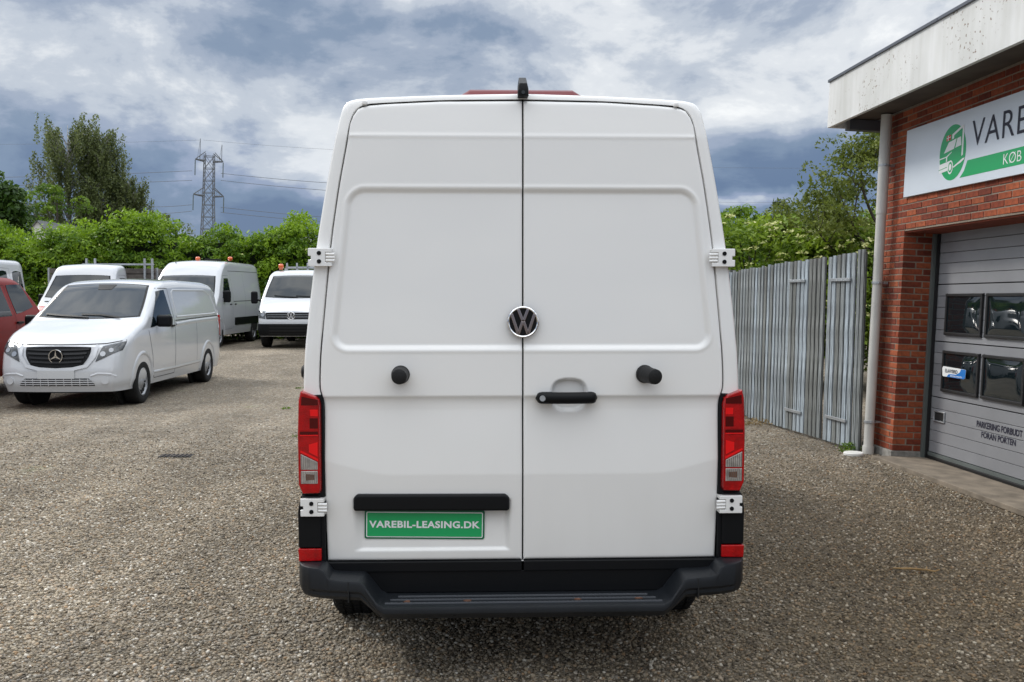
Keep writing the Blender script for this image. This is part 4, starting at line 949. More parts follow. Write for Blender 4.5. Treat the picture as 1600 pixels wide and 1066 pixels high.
# ================================================================== THE BRICK WORKSHOP
C0 = Vector((4.01176, 10.07297, 0)); A_ = Vector((-.06844142, .99763306, -.00663651)); U_ = Vector((.0404376, .00942069, .99913765)); E_ = Vector((.99683528, .06811404, -.04098665))
BM = Matrix((E_, A_, U_)).transposed().to_4x4(); BM.translation = C0      # local x = into the building, y = away along the wall, z = up
def broot(name, **k):
    o = bpy.data.objects.new(name, None); o.matrix_world = BM; link(o); tag(o, **k); return o
BLD = broot('brick_building', label='red brick workshop with white roof fascia, cut by the right edge of the photo', cat='building')
PITCH_A, PITCH_U = .2075, .0665
FAR = .70; DOOR_W = 3.35
def bricks():
    me_s = {}
    def brick_mesh(L_, H_, D_):
        key = (round(L_, 3), round(H_, 3), round(D_, 3))
        if key not in me_s:
            lst = []
            for k in range(4):
                bm = bmesh.new(); bmesh.ops.create_cube(bm, size=1)
                for v in bm.verts: v.co = Vector((v.co.x * D_ + random.uniform(-.0012, .0012), v.co.y * L_ + random.uniform(-.0018, .0018), v.co.z * H_ + random.uniform(-.0014, .0014)))
                bmesh.ops.bevel(bm, geom=list(bm.edges), offset=.0022, segments=1, affect='EDGES')
                m_ = bpy.data.meshes.new('brick'); bm.to_mesh(m_); bm.free(); m_.materials.append(M['brick']); lst.append(m_)
            me_s[key] = lst
        return random.choice(me_s[key])
    items = []     # (distance rank, location, mesh)
    nrow = 55; z0 = .085
    for i in range(nrow):
        z = z0 + PITCH_U * (i + .5)
        if z > 3.70: break
        above = z > 2.385
        # front wall courses
        y = FAR; off = 0 if i % 2 == 0 else PITCH_A / 2; first = True
        lo = -DOOR_W - 1.6 if above else 0.0
        while y > lo + .01:
            L_ = PITCH_A if not (first and off) else off
            L_ = min(L_, y - lo) if not above else L_
            if L_ > .03:
                D_ = (.136 if i % 2 else .216) if (not above and y - L_ < lo + .02) else .10
                cut = .0055 if D_ > .11 else 0     # the corner brick ends flush with the opening
                items.append(((D_ / 2 + random.uniform(-.0022, .0022), y - L_ / 2 - cut / 2, z), (L_ - .012 + cut, PITCH_U - .012, D_), (y - L_ / 2)))
            y -= L_; first = False
        if not above:
            # near pier beyond the door
            y = -DOOR_W; lo2 = -DOOR_W - 1.6
            while y > lo2: items.append(((.05 + random.uniform(-.002, .002), y - PITCH_A / 2, z), (PITCH_A - .011, PITCH_U - .011, .10), y)); y -= PITCH_A
            # reveal of the opening: seen face on at y = 0, running from x = .05 to .31
            seq = ((.145, .315),) if i % 2 else ((.225, .315),)
            for x0, x1 in seq: items.append((((x0 + x1) / 2 + .003, .05 + random.uniform(-.002, .002), z), (.10, PITCH_U - .011, x1 - x0 - .009), -1.5))
    # end face of the far gable (x beyond the corner)
    def dist(it): return (BM @ Vector(it[0])).length
    vis = []
    for it in items:
        w = BM @ Vector(it[0]); px = 800 + 1500 * w.x / w.y
        vis.append((0 if px < 1640 else 1, dist(it)))
    order = sorted(range(len(items)), key=lambda k: vis[k])
    wall = MB().box((.255, (FAR - .015) / 2, 1.86), (.50, FAR - .025, 3.66)).build('wall', M['mortar'], BLD)
    wl = MB().box((.256, -DOOR_W / 2 - .8 + .0, 3.055), (.50, DOOR_W + 1.6 + .02, 1.31)).build('wall', M['mortar'], BLD)
    MB().box((.2555, -DOOR_W - .8 - .006, 1.21), (.50, 1.58, 2.36)).build('wall', M['mortar'], BLD)
    rest = MB(); nobj = 0
    for rank, k in enumerate(order):
        loc, (L_, H_, D_), _ = items[k]
        mesh = brick_mesh(L_, H_, D_)
        if nobj < 300:
            o = bpy.data.objects.new('brick', mesh); o.location = loc; link(o, BLD); nobj += 1
        else:
            vs = [(v.co.x + loc[0], v.co.y + loc[1], v.co.z + loc[2]) for v in mesh.vertices]; rest.add(vs, [tuple(p.vertices) for p in mesh.polygons])
    o = rest.build('brickwork', M['brick'], BLD, fix=False); tag(o, kind='stuff')
    me = o.data; nv = len(me.vertices); ids = np.repeat(rng.random(nv // 24 + 1), 24)[:nv]
    a = me.attributes.new('rnd', 'FLOAT', 'POINT'); a.data.foreach_set('value', ids.astype(np.float32))
bricks()
MB().box((.20, -DOOR_W / 2, 2.392), (.36, DOOR_W + .05, .016)).build('lintel', M['brick'], BLD)
MB().box((.25, FAR / 2, .04), (.53, FAR + .02, .09)).build('plinth', M['plinth'], BLD, bevel=.006)
MB().box((.25, -DOOR_W - .8, .04), (.53, 1.6, .09)).build('plinth', M['plinth'], BLD, bevel=.006)
# soffit, fascia with capping, flank and roof
def roof():
    y0, y1, xo = -6.2, .775, -.58
    f = MB(); f.box((xo + .02, (y0 + y1) / 2, 3.828), (.04, y1 - y0, .500)); f.box((3.5 + xo + .02, y1 - .02, 3.828), (7.0 - .05, .04, .500))
    fa = f.build('fascia', M['fascia'], BLD)
    c = MB(); y = y1 + .01
    while y > y0:
        c.box((xo + .035, y - .60, 4.094), (.11, 1.192, .030)); y -= 1.2
    c.box((3.6, y1 - .03, 4.094), (7.0 - .1, .11, .030)); c.build('capping', M['capping'], BLD, bevel=.003)
    MB().box((3.4, (y0 + y1) / 2 - .03, 4.06), (7.9, y1 - y0 - .1, .02)).build('roof', M['roofgrey'], BLD)
    MB().box((-.292, (y0 + y1) / 2 - .01, 3.690), (.498, y1 - y0 - .10, .03)).build('soffit', M['soffit'], BLD)
    MB().box((-.527, (y0 + y1) / 2 - .01, 3.632), (.022, y1 - y0 - .10, .085)).build('soffit_batten', M['soffit'], BLD)
    g = MB(); g.box((-.18, .715, 3.610), (.40, .10, .115)); g.build('gutter_beam', M['capping'], BLD, bevel=.003)
    MB().box((-.390, .660, 3.610), (.035, .012, .115)).build('gutter_cap', M['steel'], BLD)
    MB().box((3.9, FAR - .06, 1.9), (7.2, .10, 3.7)).build('wall', M['brick'], BLD)     # far gable wall, face hidden from here
    MB().box((7.45, -2.6, 1.9), (.10, 6.5, 3.7)).build('wall', M['brick'], BLD)
roof()
def downpipe():
    D = broot('drainpipe', label='white plastic downpipe on the corner of the brick workshop', cat='drainpipe')
    b = MB().tube([(-.115, .315, .02), (-.115, .315, 1.9), (-.115, .315, 2.62)], .052, 20); b.build('pipe', M['pipe'], D, smooth=True, angle=40)
    MB().tube([(-.115, .315, 2.60), (-.115, .315, 2.66), (-.115, .315, 3.66)], [.058, .0575, .0575], 20).build('pipe', M['pipe'], D, smooth=True, angle=40)
    MB().tube([(-.115, .315, 0.0), (-.115, .315, .085)], .062, 20).build('pipe_socket', M['pipe'], D, smooth=True, angle=40)
    for z in (.35, 1.86, 3.12):
        k = MB().tube([(-.115, .315, z - .012), (-.115, .315, z + .012)], .0615, 20); k.box((-.035, .315, z), (.10, .012, .02)); k.box((-.115, .25, z), (.035, .02, .02)); k.build('pipe_clamp', M['steel'], D)
downpipe()
def garage():
    G = broot('garage_door', label='silver sectional garage door with four dark windows and black parking notice', cat='garage door')
    x = .372; y1, y0 = -.035, -DOOR_W + .03
    MB().box((.335, -.022, 1.20), (.06, .040, 2.36)).build('side_post', M['frame'], G); MB().box((.335, -DOOR_W + .018, 1.20), (.06, .036, 2.36)).build('side_post', M['frame'], G)
    MB().box((.352, -.050, 1.20), (.03, .018, 2.36)).build('rubber_seal', M['doorframe'], G)
    sections = [(.10, .683), (.683, 1.263), (1.263, 1.855), (1.855, 2.40)]
    for a, b in sections:
        n = 5; h = (b - a - .006) / n
        for k in range(n):
            z = a + .003 + h * (k + .5)
            MB().box((x + .02 + (.0005 if k % 2 else 0), (y0 + y1) / 2, z), (.04, y1 - y0, h - .0045)).build('panel', M['panel'], G, bevel=.003)
    MB().box((x + .045, (y0 + y1) / 2, 1.25), (.04, y1 - y0 + .02, 2.34)).build('door_core', M['gap'], G)
    MB().box((x + .012, (y0 + y1) / 2, .082), (.05, y1 - y0, .035)).build('bottom_rail', M['frame'], G); MB().box((x + .0, (y0 + y1) / 2, .045), (.05, y1 - y0, .038)).build('bottom_seal', M['rubber'], G, bevel=.01)
    def win(ya, yb, z0, z1):
        b = MB(); w = .030; xx = x - .012
        for c, d in (((xx, (ya + yb) / 2, z1 - w / 2), (.03, abs(ya - yb), w)), ((xx, (ya + yb) / 2, z0 + w / 2), (.03, abs(ya - yb), w)), ((xx + .001, ya - w / 2, (z0 + z1) / 2), (.028, w, z1 - z0)), ((xx + .001, yb + w / 2, (z0 + z1) / 2), (.028, w, z1 - z0))): b.box(c, d)
        f = b.build('window_frame', M['doorframe'], G, bevel=.006)
        # blown acrylic pane: slightly domed with a rolled edge
        P = []
        for i in range(17):
            row = []
            for j in range(17):
                u, v = i / 16, j / 16; e = min(u, 1 - u, v, 1 - v); dome = .007 * math.sin(math.pi * u) * math.sin(math.pi * v) + .006 * sstep(0, .12, e) + .0012 * math.sin(7 * u + 3 * v) * sstep(0, .2, e)
                row.append((xx - .000 - float(dome), ya - w - (ya - yb - 2 * w) * u, z0 + w + (z1 - z0 - 2 * w) * v))
            P.append(row)
        MB().grid(P).build('pane', M['glass'], f, smooth=True)
        return f
    wins = [win(-.258 - k * .737, -.931 - k * .737, z0, z1) for k in range(4) for z0, z1 in ((1.335, 1.757), (.755, 1.176))]
    # round-cornered sticker with blue swoosh in the first lower window
    st = MB().prism([(-.335, .925), (-.325, 1.000), (-.345, 1.018), (-.765, 1.010), (-.772, 1.00), (-.765, .930), (-.745, .915), (-.35, .915)], lambda p: (x - .050, p[0], p[1]), lambda p: (x - .048, p[0], p[1])).build('sticker', M['whiteink'], G)
    MB().prism([(-.42, .916), (-.46, .945), (-.60, .950), (-.66, .975), (-.685, 1.009), (-.764, 1.009), (-.771, 1.00), (-.764, .931), (-.745, .916)], lambda p: (x - .0512, p[0], p[1]), lambda p: (x - .0502, p[0], p[1])).build('sticker_swoosh', M['blueink'], st)
    place(text_mesh('ELAHYBRID', M['ink'], .235, .036, bold=.02), 'sticker_lettering', st, (x - .0516, -.505, .976), (0, -1, 0), (0, 0, 1))
    place(text_mesh('BEDRE PARTS', M['whiteink'], .22, .014, bold=.02), 'sticker_lettering', st, (x - .0524, -.60, .930), (0, -1, 0), (0, 0, 1))
    place(text_mesh('PARKERING FORBUDT', M['ink'], .735, .062, bold=.026), 'notice_lettering', G, (x - .0025, -1.300, .508), (0, -1, 0), (0, 0, 1))
    place(text_mesh('FORAN PORTEN', M['ink'], .555, .060, bold=.026), 'notice_lettering', G, (x - .0025, -1.300, .415), (0, -1, 0), (0, 0, 1))
    h = MB(); cy, cz, w, hh = -.238, .487, .205, .100
    for c, d in (((x - .006, cy, cz + hh / 2), (.02, w, .018)), ((x - .006, cy, cz - hh / 2), (.02, w, .018)), ((x - .006, cy + w / 2, cz), (.02, .018, hh + .018)), ((x - .006, cy - w / 2, cz), (.02, .018, hh + .018))): h.box(c, d)
    hd = h.build('grip', M['steel'], G, bevel=.008); MB().box((x - .002, cy, cz), (.004, w - .02, hh - .02)).build('grip_recess', M['gap'], hd)
garage()
MB().box((.10, -DOOR_W / 2 - .02, .005), (.62, DOOR_W + .04, .05)).build('threshold', M['concrete'], None, bevel=.008)
thr = bpy.data.objects['threshold']; thr.matrix_world = BM; tag(thr, kind='structure')
def sign():
    G = broot('shop_sign', label='white sign board with green van logo on the brick wall above the garage door', cat='sign')
    x = -.032
    MB().prism([(.004, 2.748), (.0, 3.440), (-4.3, 3.405), (-4.3, 2.705)], lambda p: (x, p[0], p[1]), lambda p: (x + .028, p[0], p[1])).build('sign_board', M['signwhite'], G, bevel=.002)
    def lay(name, polys, m, d):
        b = MB()
        for p in polys: b.prism(p, lambda q: (x - d, q[0], q[1]), lambda q: (x - d + .0012, q[0], q[1]))
        return b.build(name, m, G)
    el = [(-.942 + .237 * math.cos(a) * 1.0, 3.073 + .262 * math.sin(a)) for a in np.linspace(0, 2 * math.pi, 49)[:-1]]
    lay('logo_disc', [el], M['green'], .0015)
    def q(u, v):   # logo drawing units: u 0..1 left to right, v 0..1 bottom to top of the disc
        return (-.705 - .474 * u, 2.811 + .524 * v)
    W_ = [[(.46, .74), (.46, .83), (.84, .945), (.905, .92), (.84, .90), (.53, .80), (.53, .75)],
          [(.845, .93), (.90, .92), (.90, .41), (.845, .39)],
          [(.17, .52), (.34, .70), (.63, .735), (.55, .56)],
          [(.665, .735), (.79, .745), (.82, .59), (.60, .57)],
          [(.0, .42), (.0, .44), (.27, .455), (.48, .52), (.46, .50), (.31, .44), (.31, .36), (.27, .36), (.27, .435)],
          [(.01, .33), (.36, .355), (.43, .36), (.36, .26), (.34, .19), (.03, .17)],
          [(.55, .235), (.90, .345), (.97, .35), (.94, .32), (.84, .28), (.70, .25), (.57, .215)]]
    lay('logo_drawing', [[q(*p) for p in w] for w in W_], M['whiteink'], .0028)
    ring = lambda ru, rv, n=20: [q(.45 + ru * math.cos(a), .24 + rv * math.sin(a)) for a in np.linspace(0, 2 * math.pi, n + 1)[:-1]]
    lay('logo_drawing', [ring(.10, .125)], M['whiteink'], .0034); lay('logo_drawing', [ring(.075, .095)], M['green'], .0042); lay('logo_drawing', [ring(.05, .06)], M['whiteink'], .0050)
    lay('logo_drawing', [[q(.0, .235), q(.0, .225), q(.32, .250), q(.32, .262)]], M['green'], .0040)
    lay('logo_flag', [[q(.25, .73), q(.41, .74), q(.41, .835), q(.25, .825)]], M['redink'], .0030)
    lay('logo_flag', [[q(.30, .735), q(.325, .735), q(.325, .83), q(.30, .83)], [q(.25, .775), q(.41, .785), q(.41, .80), q(.25, .79)]], M['whiteink'], .0038)
    lay('green_band', [[(-1.095, 2.815), (-1.165, 2.87), (-1.215, 2.960), (-4.2, 2.935), (-4.2, 2.790)]], M['green'], .0015)
    me = text_mesh('VAREBIL', M['ink'], 1.33, .235, bold=-.004, spacing=1.06); place(me, 'sign_lettering', G, (x - .003, -1.268 - .665, 3.183), (0, -1, -.012), (0, -.012, 1))
    me = text_mesh('KØB', M['whiteink'], .262, .092, bold=-.008); place(me, 'sign_lettering', G, (x - .003, -1.795 - .131, 2.883), (0, -1, -.012), (0, 0, 1))
sign()

# ================================================================== FENCE AND GATES
def fence():
    pa, pb = Vector((3.822, 10.44, 0)), Vector((3.297, 13.477, 0)); d = (pb - pa).normalized(); nrm = Vector((-d.y, d.x, 0))   # nrm points left, to the yard
    if nrm.x > 0: nrm = -nrm
    up = Vector((.036, .005, 1)).normalized()
    def frame(o, s0):
        m_ = Matrix((nrm, d, up)).transposed().to_4x4(); m_.translation = pa + d * s0; o.matrix_world = m_
    F = bpy.data.objects.new('wooden_fence', None); frame(F, 0); link(F); tag(F, label='tall weathered blue-grey board fence running back from the brick workshop', cat='fence')
    def h(s): return 2.20 - .045 * s + random.uniform(-.012, .012)
    bm_ = {}
    def bmesh_(w):
        k = random.randrange(6)
        if (w, k) not in bm_:
            b = MB(); t = .022; c = random.uniform(-.004, .004); b.add([(-t, -w / 2 + c, 0), (0, -w / 2, 0), (0, w / 2, 0), (-t, w / 2 + c, 0), (-t - .003, -w / 2 + .004, 1), (-.002, -w / 2 + .002, 1), (-.002, w / 2 - .004, 1), (-t, w / 2 - .002, 1.0)],
                  [(0, 1, 2, 3), (4, 7, 6, 5), (0, 4, 5, 1), (1, 5, 6, 2), (2, 6, 7, 3), (3, 7, 4, 0)]); bm_[(w, k)] = b.mesh('board', M['fboard'])
        return bm_[(w, k)]
    def board(par, s, x, w, z0, hh, back=False):
        me = bmesh_(w)
        o = bpy.data.objects.new('back_board' if back else 'board', me); o.location = (x, s, z0); o.scale = (1, 1, hh); o.rotation_euler = (random.uniform(-.003, .003), 0, random.uniform(-.02, .02)); link(o, par)
        if back: o.material_slots[0].link = 'OBJECT'; o.material_slots[0].material = M['bboard']
    s = 1.80
    while s < 9.6:
        board(F, s, .04, random.choice((.062, .068, .072)), .03 + random.uniform(-.01, .01), h(s)); board(F, s + .05, .008, .06, .02, h(s) - .02, True); s += .098
    for z in (.5, 1.25, 1.95): MB().box((-.04, 5.7, z), (.05, 7.9, .09)).build('rail', M['bboard'], F)
    for sp in (2.0, 4.0, 6.0, 8.0): MB().box((-.11, sp, 1.05), (.09, .09, 2.1)).build('post', M['bboard'], F)
    for k in range(2):
        board(F, .035 + k * .075, .04, .06, .0, 2.225); board(F, .07, .006, .08, .0, 2.20, True) if not k else None
    def gate(s0, s1, label):
        G = bpy.data.objects.new('wooden_gate', None); frame(G, s0); link(G); tag(G, label=label, cat='gate', group='gates in the board fence')
        n = int(round((s1 - s0) / .1)); w = (s1 - s0) / n
        for k in range(n):
            s = (k + .5) * w; hh = 2.175 - .045 * (s0 + s) + random.uniform(-.012, .012)
            board(G, s, .052, round(w * .74, 3), .035, hh); 
            if k < n - 1: board(G, s + w / 2, .012, .06, .03, hh - .02, True)
        return G
    g1 = gate(.16, .78, 'weathered board gate next to the downpipe, two white strap hinges')
    g2 = gate(.84, 1.76, 'wider weathered board gate left of the dark gap, two white strap hinges')
    for G, y, zs, L_, tl in ((g1, .30, (.32, 1.90), .46, (.05, -.06)), (g2, .68, (.28, 1.90), .44, (.06, 0))):
        for z, t_ in zip(zs, tl):
            o = MB().box((.066, y, z), (.018, L_, .036), Matrix.Rotation(t_ * 0 + 0, 3, 'X')).build('strap_hinge', M['fboard'], G, bevel=.003); o.material_slots[0].link = 'OBJECT'; o.material_slots[0].material = M['steel']
    MB().box((-.05, .80, 1.05), (.06, .06, 2.1)).build('post', M['bboard'], F)
fence()

# ================================================================== FOLIAGE
def leaf_mesh(name, C, size, m, nrm=None, up=.4, flat=0, aspect=.55, rnd=None, smooth=False, droop=0):
    """a folded leaf-sized face at each centre; nrm: preferred outward direction per leaf"""
    n = len(C); C = np.asarray(C); v = rng.normal(size=(n, 3)); 
    if nrm is not None: v = v * (1 - up) + nrm * up * 1.6
    v /= np.linalg.norm(v, axis=1)[:, None] + 1e-9
    t = rng.normal(size=(n, 3)); t[:, 2] -= droop; t -= (t * v).sum(1)[:, None] * v; t /= np.linalg.norm(t, axis=1)[:, None] + 1e-9
    b = np.cross(v, t); sz = (size * rng.uniform(.6, 1.3, n))[:, None]
    p0 = C - t * sz * .5; p1 = C + b * sz * aspect * .5 + v * sz * .08; p2 = C + t * sz * .5; p3 = C - b * sz * aspect * .5 + v * sz * .08
    co = np.stack([p0, p1, p2, p3], 1).reshape(-1, 3).astype(np.float32)
    me = bpy.data.meshes.new(name); me.vertices.add(4 * n); me.vertices.foreach_set('co', co.ravel())
    i = np.arange(n) * 4; tri = np.stack([i, i + 1, i + 2, i, i + 2, i + 3], 1).ravel().astype(np.int32)
    me.loops.add(6 * n); me.loops.foreach_set('vertex_index', tri); me.polygons.add(2 * n)
    me.polygons.foreach_set('loop_start', (np.arange(2 * n) * 3).astype(np.int32)); me.polygons.foreach_set('loop_total', np.full(2 * n, 3, np.int32)); me.update(calc_edges=True)
    r_ = rng.random(n) if rnd is None else rnd
    a = me.attributes.new('rnd', 'FLOAT', 'POINT'); a.data.foreach_set('value', np.repeat(np.clip(r_, 0, 1), 4).astype(np.float32)); me.materials.append(m); return me
def leaves(name, parent, *a, **k):
    o = link(bpy.data.objects.new(name, leaf_mesh(name, *a, **k)), parent); o['kind'] = 'stuff'; return o
def clumps(cc, rr, per, squash=.8):
    """leaf centres on soft shells round clump centres; returns centres, outward normals, clump number"""
    n = len(cc); k = rng.normal(size=(n * per, 3)); k /= np.linalg.norm(k, axis=1)[:, None]; k[:, 2] = np.where(k[:, 2] < -.3, -k[:, 2], k[:, 2])
    idx = np.repeat(np.arange(n), per); rad = rng.uniform(.45, 1.05, n * per) ** .6 * np.asarray(rr)[idx]
    return np.asarray(cc)[idx] + k * rad[:, None] * [1, 1, squash], k, idx
def branch(mb, p, d, L_, r, depth, spread=.6, up=.15, tips=None):
    q = p.copy(); pts = [p.copy()]; rad = [r]; n = 4; dd = d.copy()
    for i in range(n):
        dd = (dd + Vector((random.uniform(-1, 1), random.uniform(-1, 1), random.uniform(-.6, 1))) * .14 + Vector((0, 0, up * .3))).normalized(); q = q + dd * L_ / n; pts.append(q.copy()); rad.append(r * (1 - .5 * (i + 1) / n))
    mb.tube(pts, rad, 6, cap=False)
    if depth <= 0:
        if tips is not None: tips.append(q.copy())
        return
    for k in range(random.randint(2, 3)):
        e = Vector((random.uniform(-1, 1), random.uniform(-1, 1), random.uniform(-.1, .8))).normalized(); s_ = pts[random.randint(2, n)]
        branch(mb, s_, (dd * (1 - spread) + e * spread).normalized(), L_ * random.uniform(.6, .8), r * .52, depth - 1, spread, up, tips)
    if tips is not None: tips.append(q.copy())
def hedge():
    H = empty('hedge', (-15, 33.5, .2), label='long bright green hedge behind the parked white vans', cat='hedge')
    cc, rr = [], []
    def top(x): return 3.85 + .30 * math.sin(x * .9 + 1) + .22 * math.sin(x * 2.3) + .14 * math.sin(x * 5.1 + 2) - .45 * math.exp(-((x + 11.3) / .8) ** 2) - .35 * max(0, (x + 8.2)) * .5
    for _ in range(1500):
        x = random.uniform(-27, -1); t = top(x); f = random.random()
        if f < .6: z = random.uniform(.2, t - .2); y = 32.6 + random.uniform(-.35, .35) + (z / t) ** 2 * .5
        else: z = t - random.uniform(0, .5); y = random.uniform(32.8, 35.5)
        cc.append((x, y, z)); rr.append(random.uniform(.28, .55))
    c, k, idx = clumps(cc, rr, 105); tone = rng.random(len(cc)) ** 1.6 * .75
    r_ = np.clip(tone[idx] + rng.random(len(c)) * .45, 0, 1)
    org = np.array([-15, 33.5, .2]); leaves('foliage', H, c - org, .145, M['hedge'], nrm=k * [1, 1, 1] + [0, -.1, .25], up=.45, rnd=r_, aspect=.45)
    # upright shoots breaking the outline
    sh = []
    for _ in range(420):
        x = random.uniform(-27, -1); t = top(x); y = random.uniform(32.7, 34.6); hgt = random.uniform(.15, .45)
        for j in range(9): sh.append((x + random.gauss(0, .05), y + random.gauss(0, .05), t + .05 + hgt * j / 9))
    sh = np.array(sh) - org; leaves('shoot', H, sh, .13, M['hedge'], nrm=np.tile([0, -.6, .5], (len(sh), 1)), up=.3, rnd=rng.uniform(.5, 1, len(sh)))
    # dark twiggy core so no light leaks through
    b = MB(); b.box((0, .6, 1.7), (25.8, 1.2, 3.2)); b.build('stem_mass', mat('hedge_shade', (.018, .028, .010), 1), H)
    bl = []
    for _ in range(60): bl.append((random.uniform(-26, -2), 32.2, random.uniform(1.5, 3.8)))
    leaves('blossom', H, np.array(bl) - org, .10, M['flower'], nrm=np.tile([0, -1, .3], (60, 1)), up=.7)
hedge()
def birch(loc, height, width, label, seed, stems=1):
    random.seed(seed); T = empty('birch_tree', loc, label=label, cat='tree', group='birches beyond the hedge'); mb = MB(); H = height
    trunk = [Vector((0, 0, 0)), Vector((.1, 0, H * .3)), Vector((-.1, .1, H * .6)), Vector((0, 0, H * .97))]; mb.tube(trunk, [.19 * H / 12, .15 * H / 12, .08 * H / 12, .015], 8)
    cc = []
    for k in range(165):
        z = H * random.uniform(.18, .97); w = width * (.35 + .65 * math.sin(math.pi * min(1, (1 - z / H) * 1.15 + .08)) ** .6) * random.uniform(.35, 1) * .5; a = random.uniform(0, 6.28)
        tip = Vector((w * math.cos(a), w * math.sin(a), z + .25 * w)); base = Vector((0, 0, max(.5, z - w * 1.0))); mid = base.lerp(tip, .5) + Vector((0, 0, .25)); mb.tube([base, mid, tip], [.035, .022, .008], 4, cap=False)
        for j in range(6):
            f = random.uniform(.45, 1.2); q = base.lerp(tip, f); L_ = random.uniform(.7, 2.3) * H / 12
            for i in range(int(L_ / .052)): cc.append((q.x + random.gauss(0, .085), q.y + random.gauss(0, .085), q.z + .3 - i * .052))
    mb.build('trunk', M['birchbark'], T, smooth=True)
    cc = np.array(cc); leaves('crown', T, cc, .17, M['birch'], nrm=np.tile([0, 0, .6], (len(cc), 1)), up=.25, rnd=rng.random(len(cc)), droop=1.2)
birch((-27.5, 60, .3), 12.2, 5.0, 'tallest weeping birch beyond the hedge, left stem of the group', 11)
birch((-25.7, 60.6, .3), 11.8, 3.6, 'weeping birch with a narrow crown, middle of the birch group', 12)
birch((-24.2, 61, .3), 8.8, 2.9, 'short weeping birch at the right of the birch group', 13)
random.seed(21)
def broadleaf(name, loc, H, Wd, m, label, cat='tree', n=110, per=90, leaf=.20, zlo=.25, seed=5, rr=(.5, .9), trunk_r=.16, group=None, elong=1, trunk_mat=None, depth=Wd if False else None, up=.45):
    random.seed(seed); T = empty(name, loc, label=label, cat=cat, group=group); mb = MB()
    mb.tube([(0, 0, 0), (.05, 0, H * .3), (0, .05, H * .6), (0, 0, H * .9)], [trunk_r, trunk_r * .8, trunk_r * .5, .02], 8); cc, rad = [], []
    for k in range(n):
        a = random.uniform(0, 6.28); t = random.uniform(-1, 1); s_ = random.uniform(.5, 1) ** .5; w = math.sqrt(max(0, 1 - t * t))
        c = Vector((Wd / 2 * w * math.cos(a) * s_, Wd / 2 * w * math.sin(a) * s_ * .8, H * (zlo + (1 - zlo) * (t * s_ + 1) / 2 * .95))); cc.append(c); rad.append(random.uniform(*rr) * Wd / 6)
        if k % 3 == 0: mb.tube([(0, 0, c.z * .55), Vector((0, 0, c.z * .6)).lerp(c, .5), c], [trunk_r * .3, trunk_r * .2, .01], 5, cap=False)
    mb.build('trunk', trunk_mat or M['bark'], T, smooth=True)
    c, k, idx = clumps([tuple(x) for x in cc], rad, per); r_ = np.clip(rng.random(len(cc))[idx] * .6 + rng.random(len(c)) * .4, 0, 1)
    leaves('crown', T, c, leaf, m, nrm=k + [0, 0, .35], up=up, rnd=r_, aspect=.5); return T
broadleaf('chestnut_tree', (-23.0, 41, .2), 7.1, 4.4, M['chestnut'], 'dark green broadleaf tree at the left edge of the photo behind the hedge', n=120, per=95, leaf=.26, seed=6)
broadleaf('small_tree', (-29.2, 57, .2), 6.4, 4.6, M['bushleaf'], 'lighter green tree in front of the birches', n=60, per=90, leaf=.22, seed=7)
broadleaf('small_tree', (-26.4, 56, .2), 8.3, 4.4, M['bushleaf'], 'green ash tree in front of the tallest birch', n=50, per=80, leaf=.22, seed=17)
broadleaf('garden_shrub', (-16.2, 44, .2), 5.6, 3.4, M['birch'], 'feathery grey-green shrub rising above the hedge left of the pylon', n=36, per=45, leaf=.16, seed=8)
broadleaf('pine_tree', (11.5, 41, .2), 5.5, 2.2, M['pine'], 'dark pine in the gap between elder bushes and right-hand tree', n=60, per=90, leaf=.16, seed=9)
def elder():
    """the elder thicket behind the board fence"""
    for i, (x, y, H, Wd, lab) in enumerate([(4.5, 18.2, 3.25, 3.2, 'pale-flowered elder bush directly right of the big van'), (6.1, 17.4, 3.0, 3.0, 'elder bush with cream flower heads, middle of the thicket above the fence'),
                                          (7.7, 18.4, 3.4, 3.4, 'elder bush under the slender tree beside the downpipe'), (2.2, 19.0, 3.0, 3.4, 'elder bush hidden mostly behind the big van')]):
        T = broadleaf('elder_bush', (x, y, 0), H, Wd, M['elder'], lab, 'bush', n=130, per=110, leaf=.115, zlo=.10, seed=30 + i, rr=(.6, 1.0), trunk_r=.05, group='elder bushes behind the fence')
        fl = []; nr = []
        for _ in range(110):
            a = random.uniform(3.2, 6.2); z = random.uniform(.45, .98) * H; w = Wd / 2 * math.sqrt(max(.05, 1 - ((z / H - .55) / .5) ** 2)) * random.uniform(.85, 1.12); c = (w * math.cos(a), w * math.sin(a), z)
            for j in range(12): fl.append((c[0] + random.gauss(0, .045), c[1] + random.gauss(0, .045), c[2] + random.gauss(0, .012))); nr.append((0, -.3, 1))
        leaves('flower_head', T, np.array(fl), .055, M['flower'], nrm=np.array(nr, float), up=.6, aspect=.9)
    broadleaf('bush', (9.7, 24, .1), 3.9, 4.0, M['bushleaf'], 'bright green bush behind the elders and left of the slender tree', 'bush', n=150, per=110, leaf=.15, zlo=.1, seed=44, rr=(.5, .8), trunk_r=.06)
    broadleaf('bush', (5.6, 25, .1), 3.9, 3.0, M['bushleaf'], 'bright green bush behind the elders beside the big van', 'bush', n=150, per=110, leaf=.15, zlo=.1, seed=45, rr=(.5, .8), trunk_r=.06)
    broadleaf('bush', (12.2, 21, .1), 4.1, 4.0, M['bushleaf'], 'bright green bush glimpsed behind the trunk of the slender tree', 'bush', n=130, per=110, leaf=.15, zlo=.1, seed=46, rr=(.5, .8), trunk_r=.06)
elder()
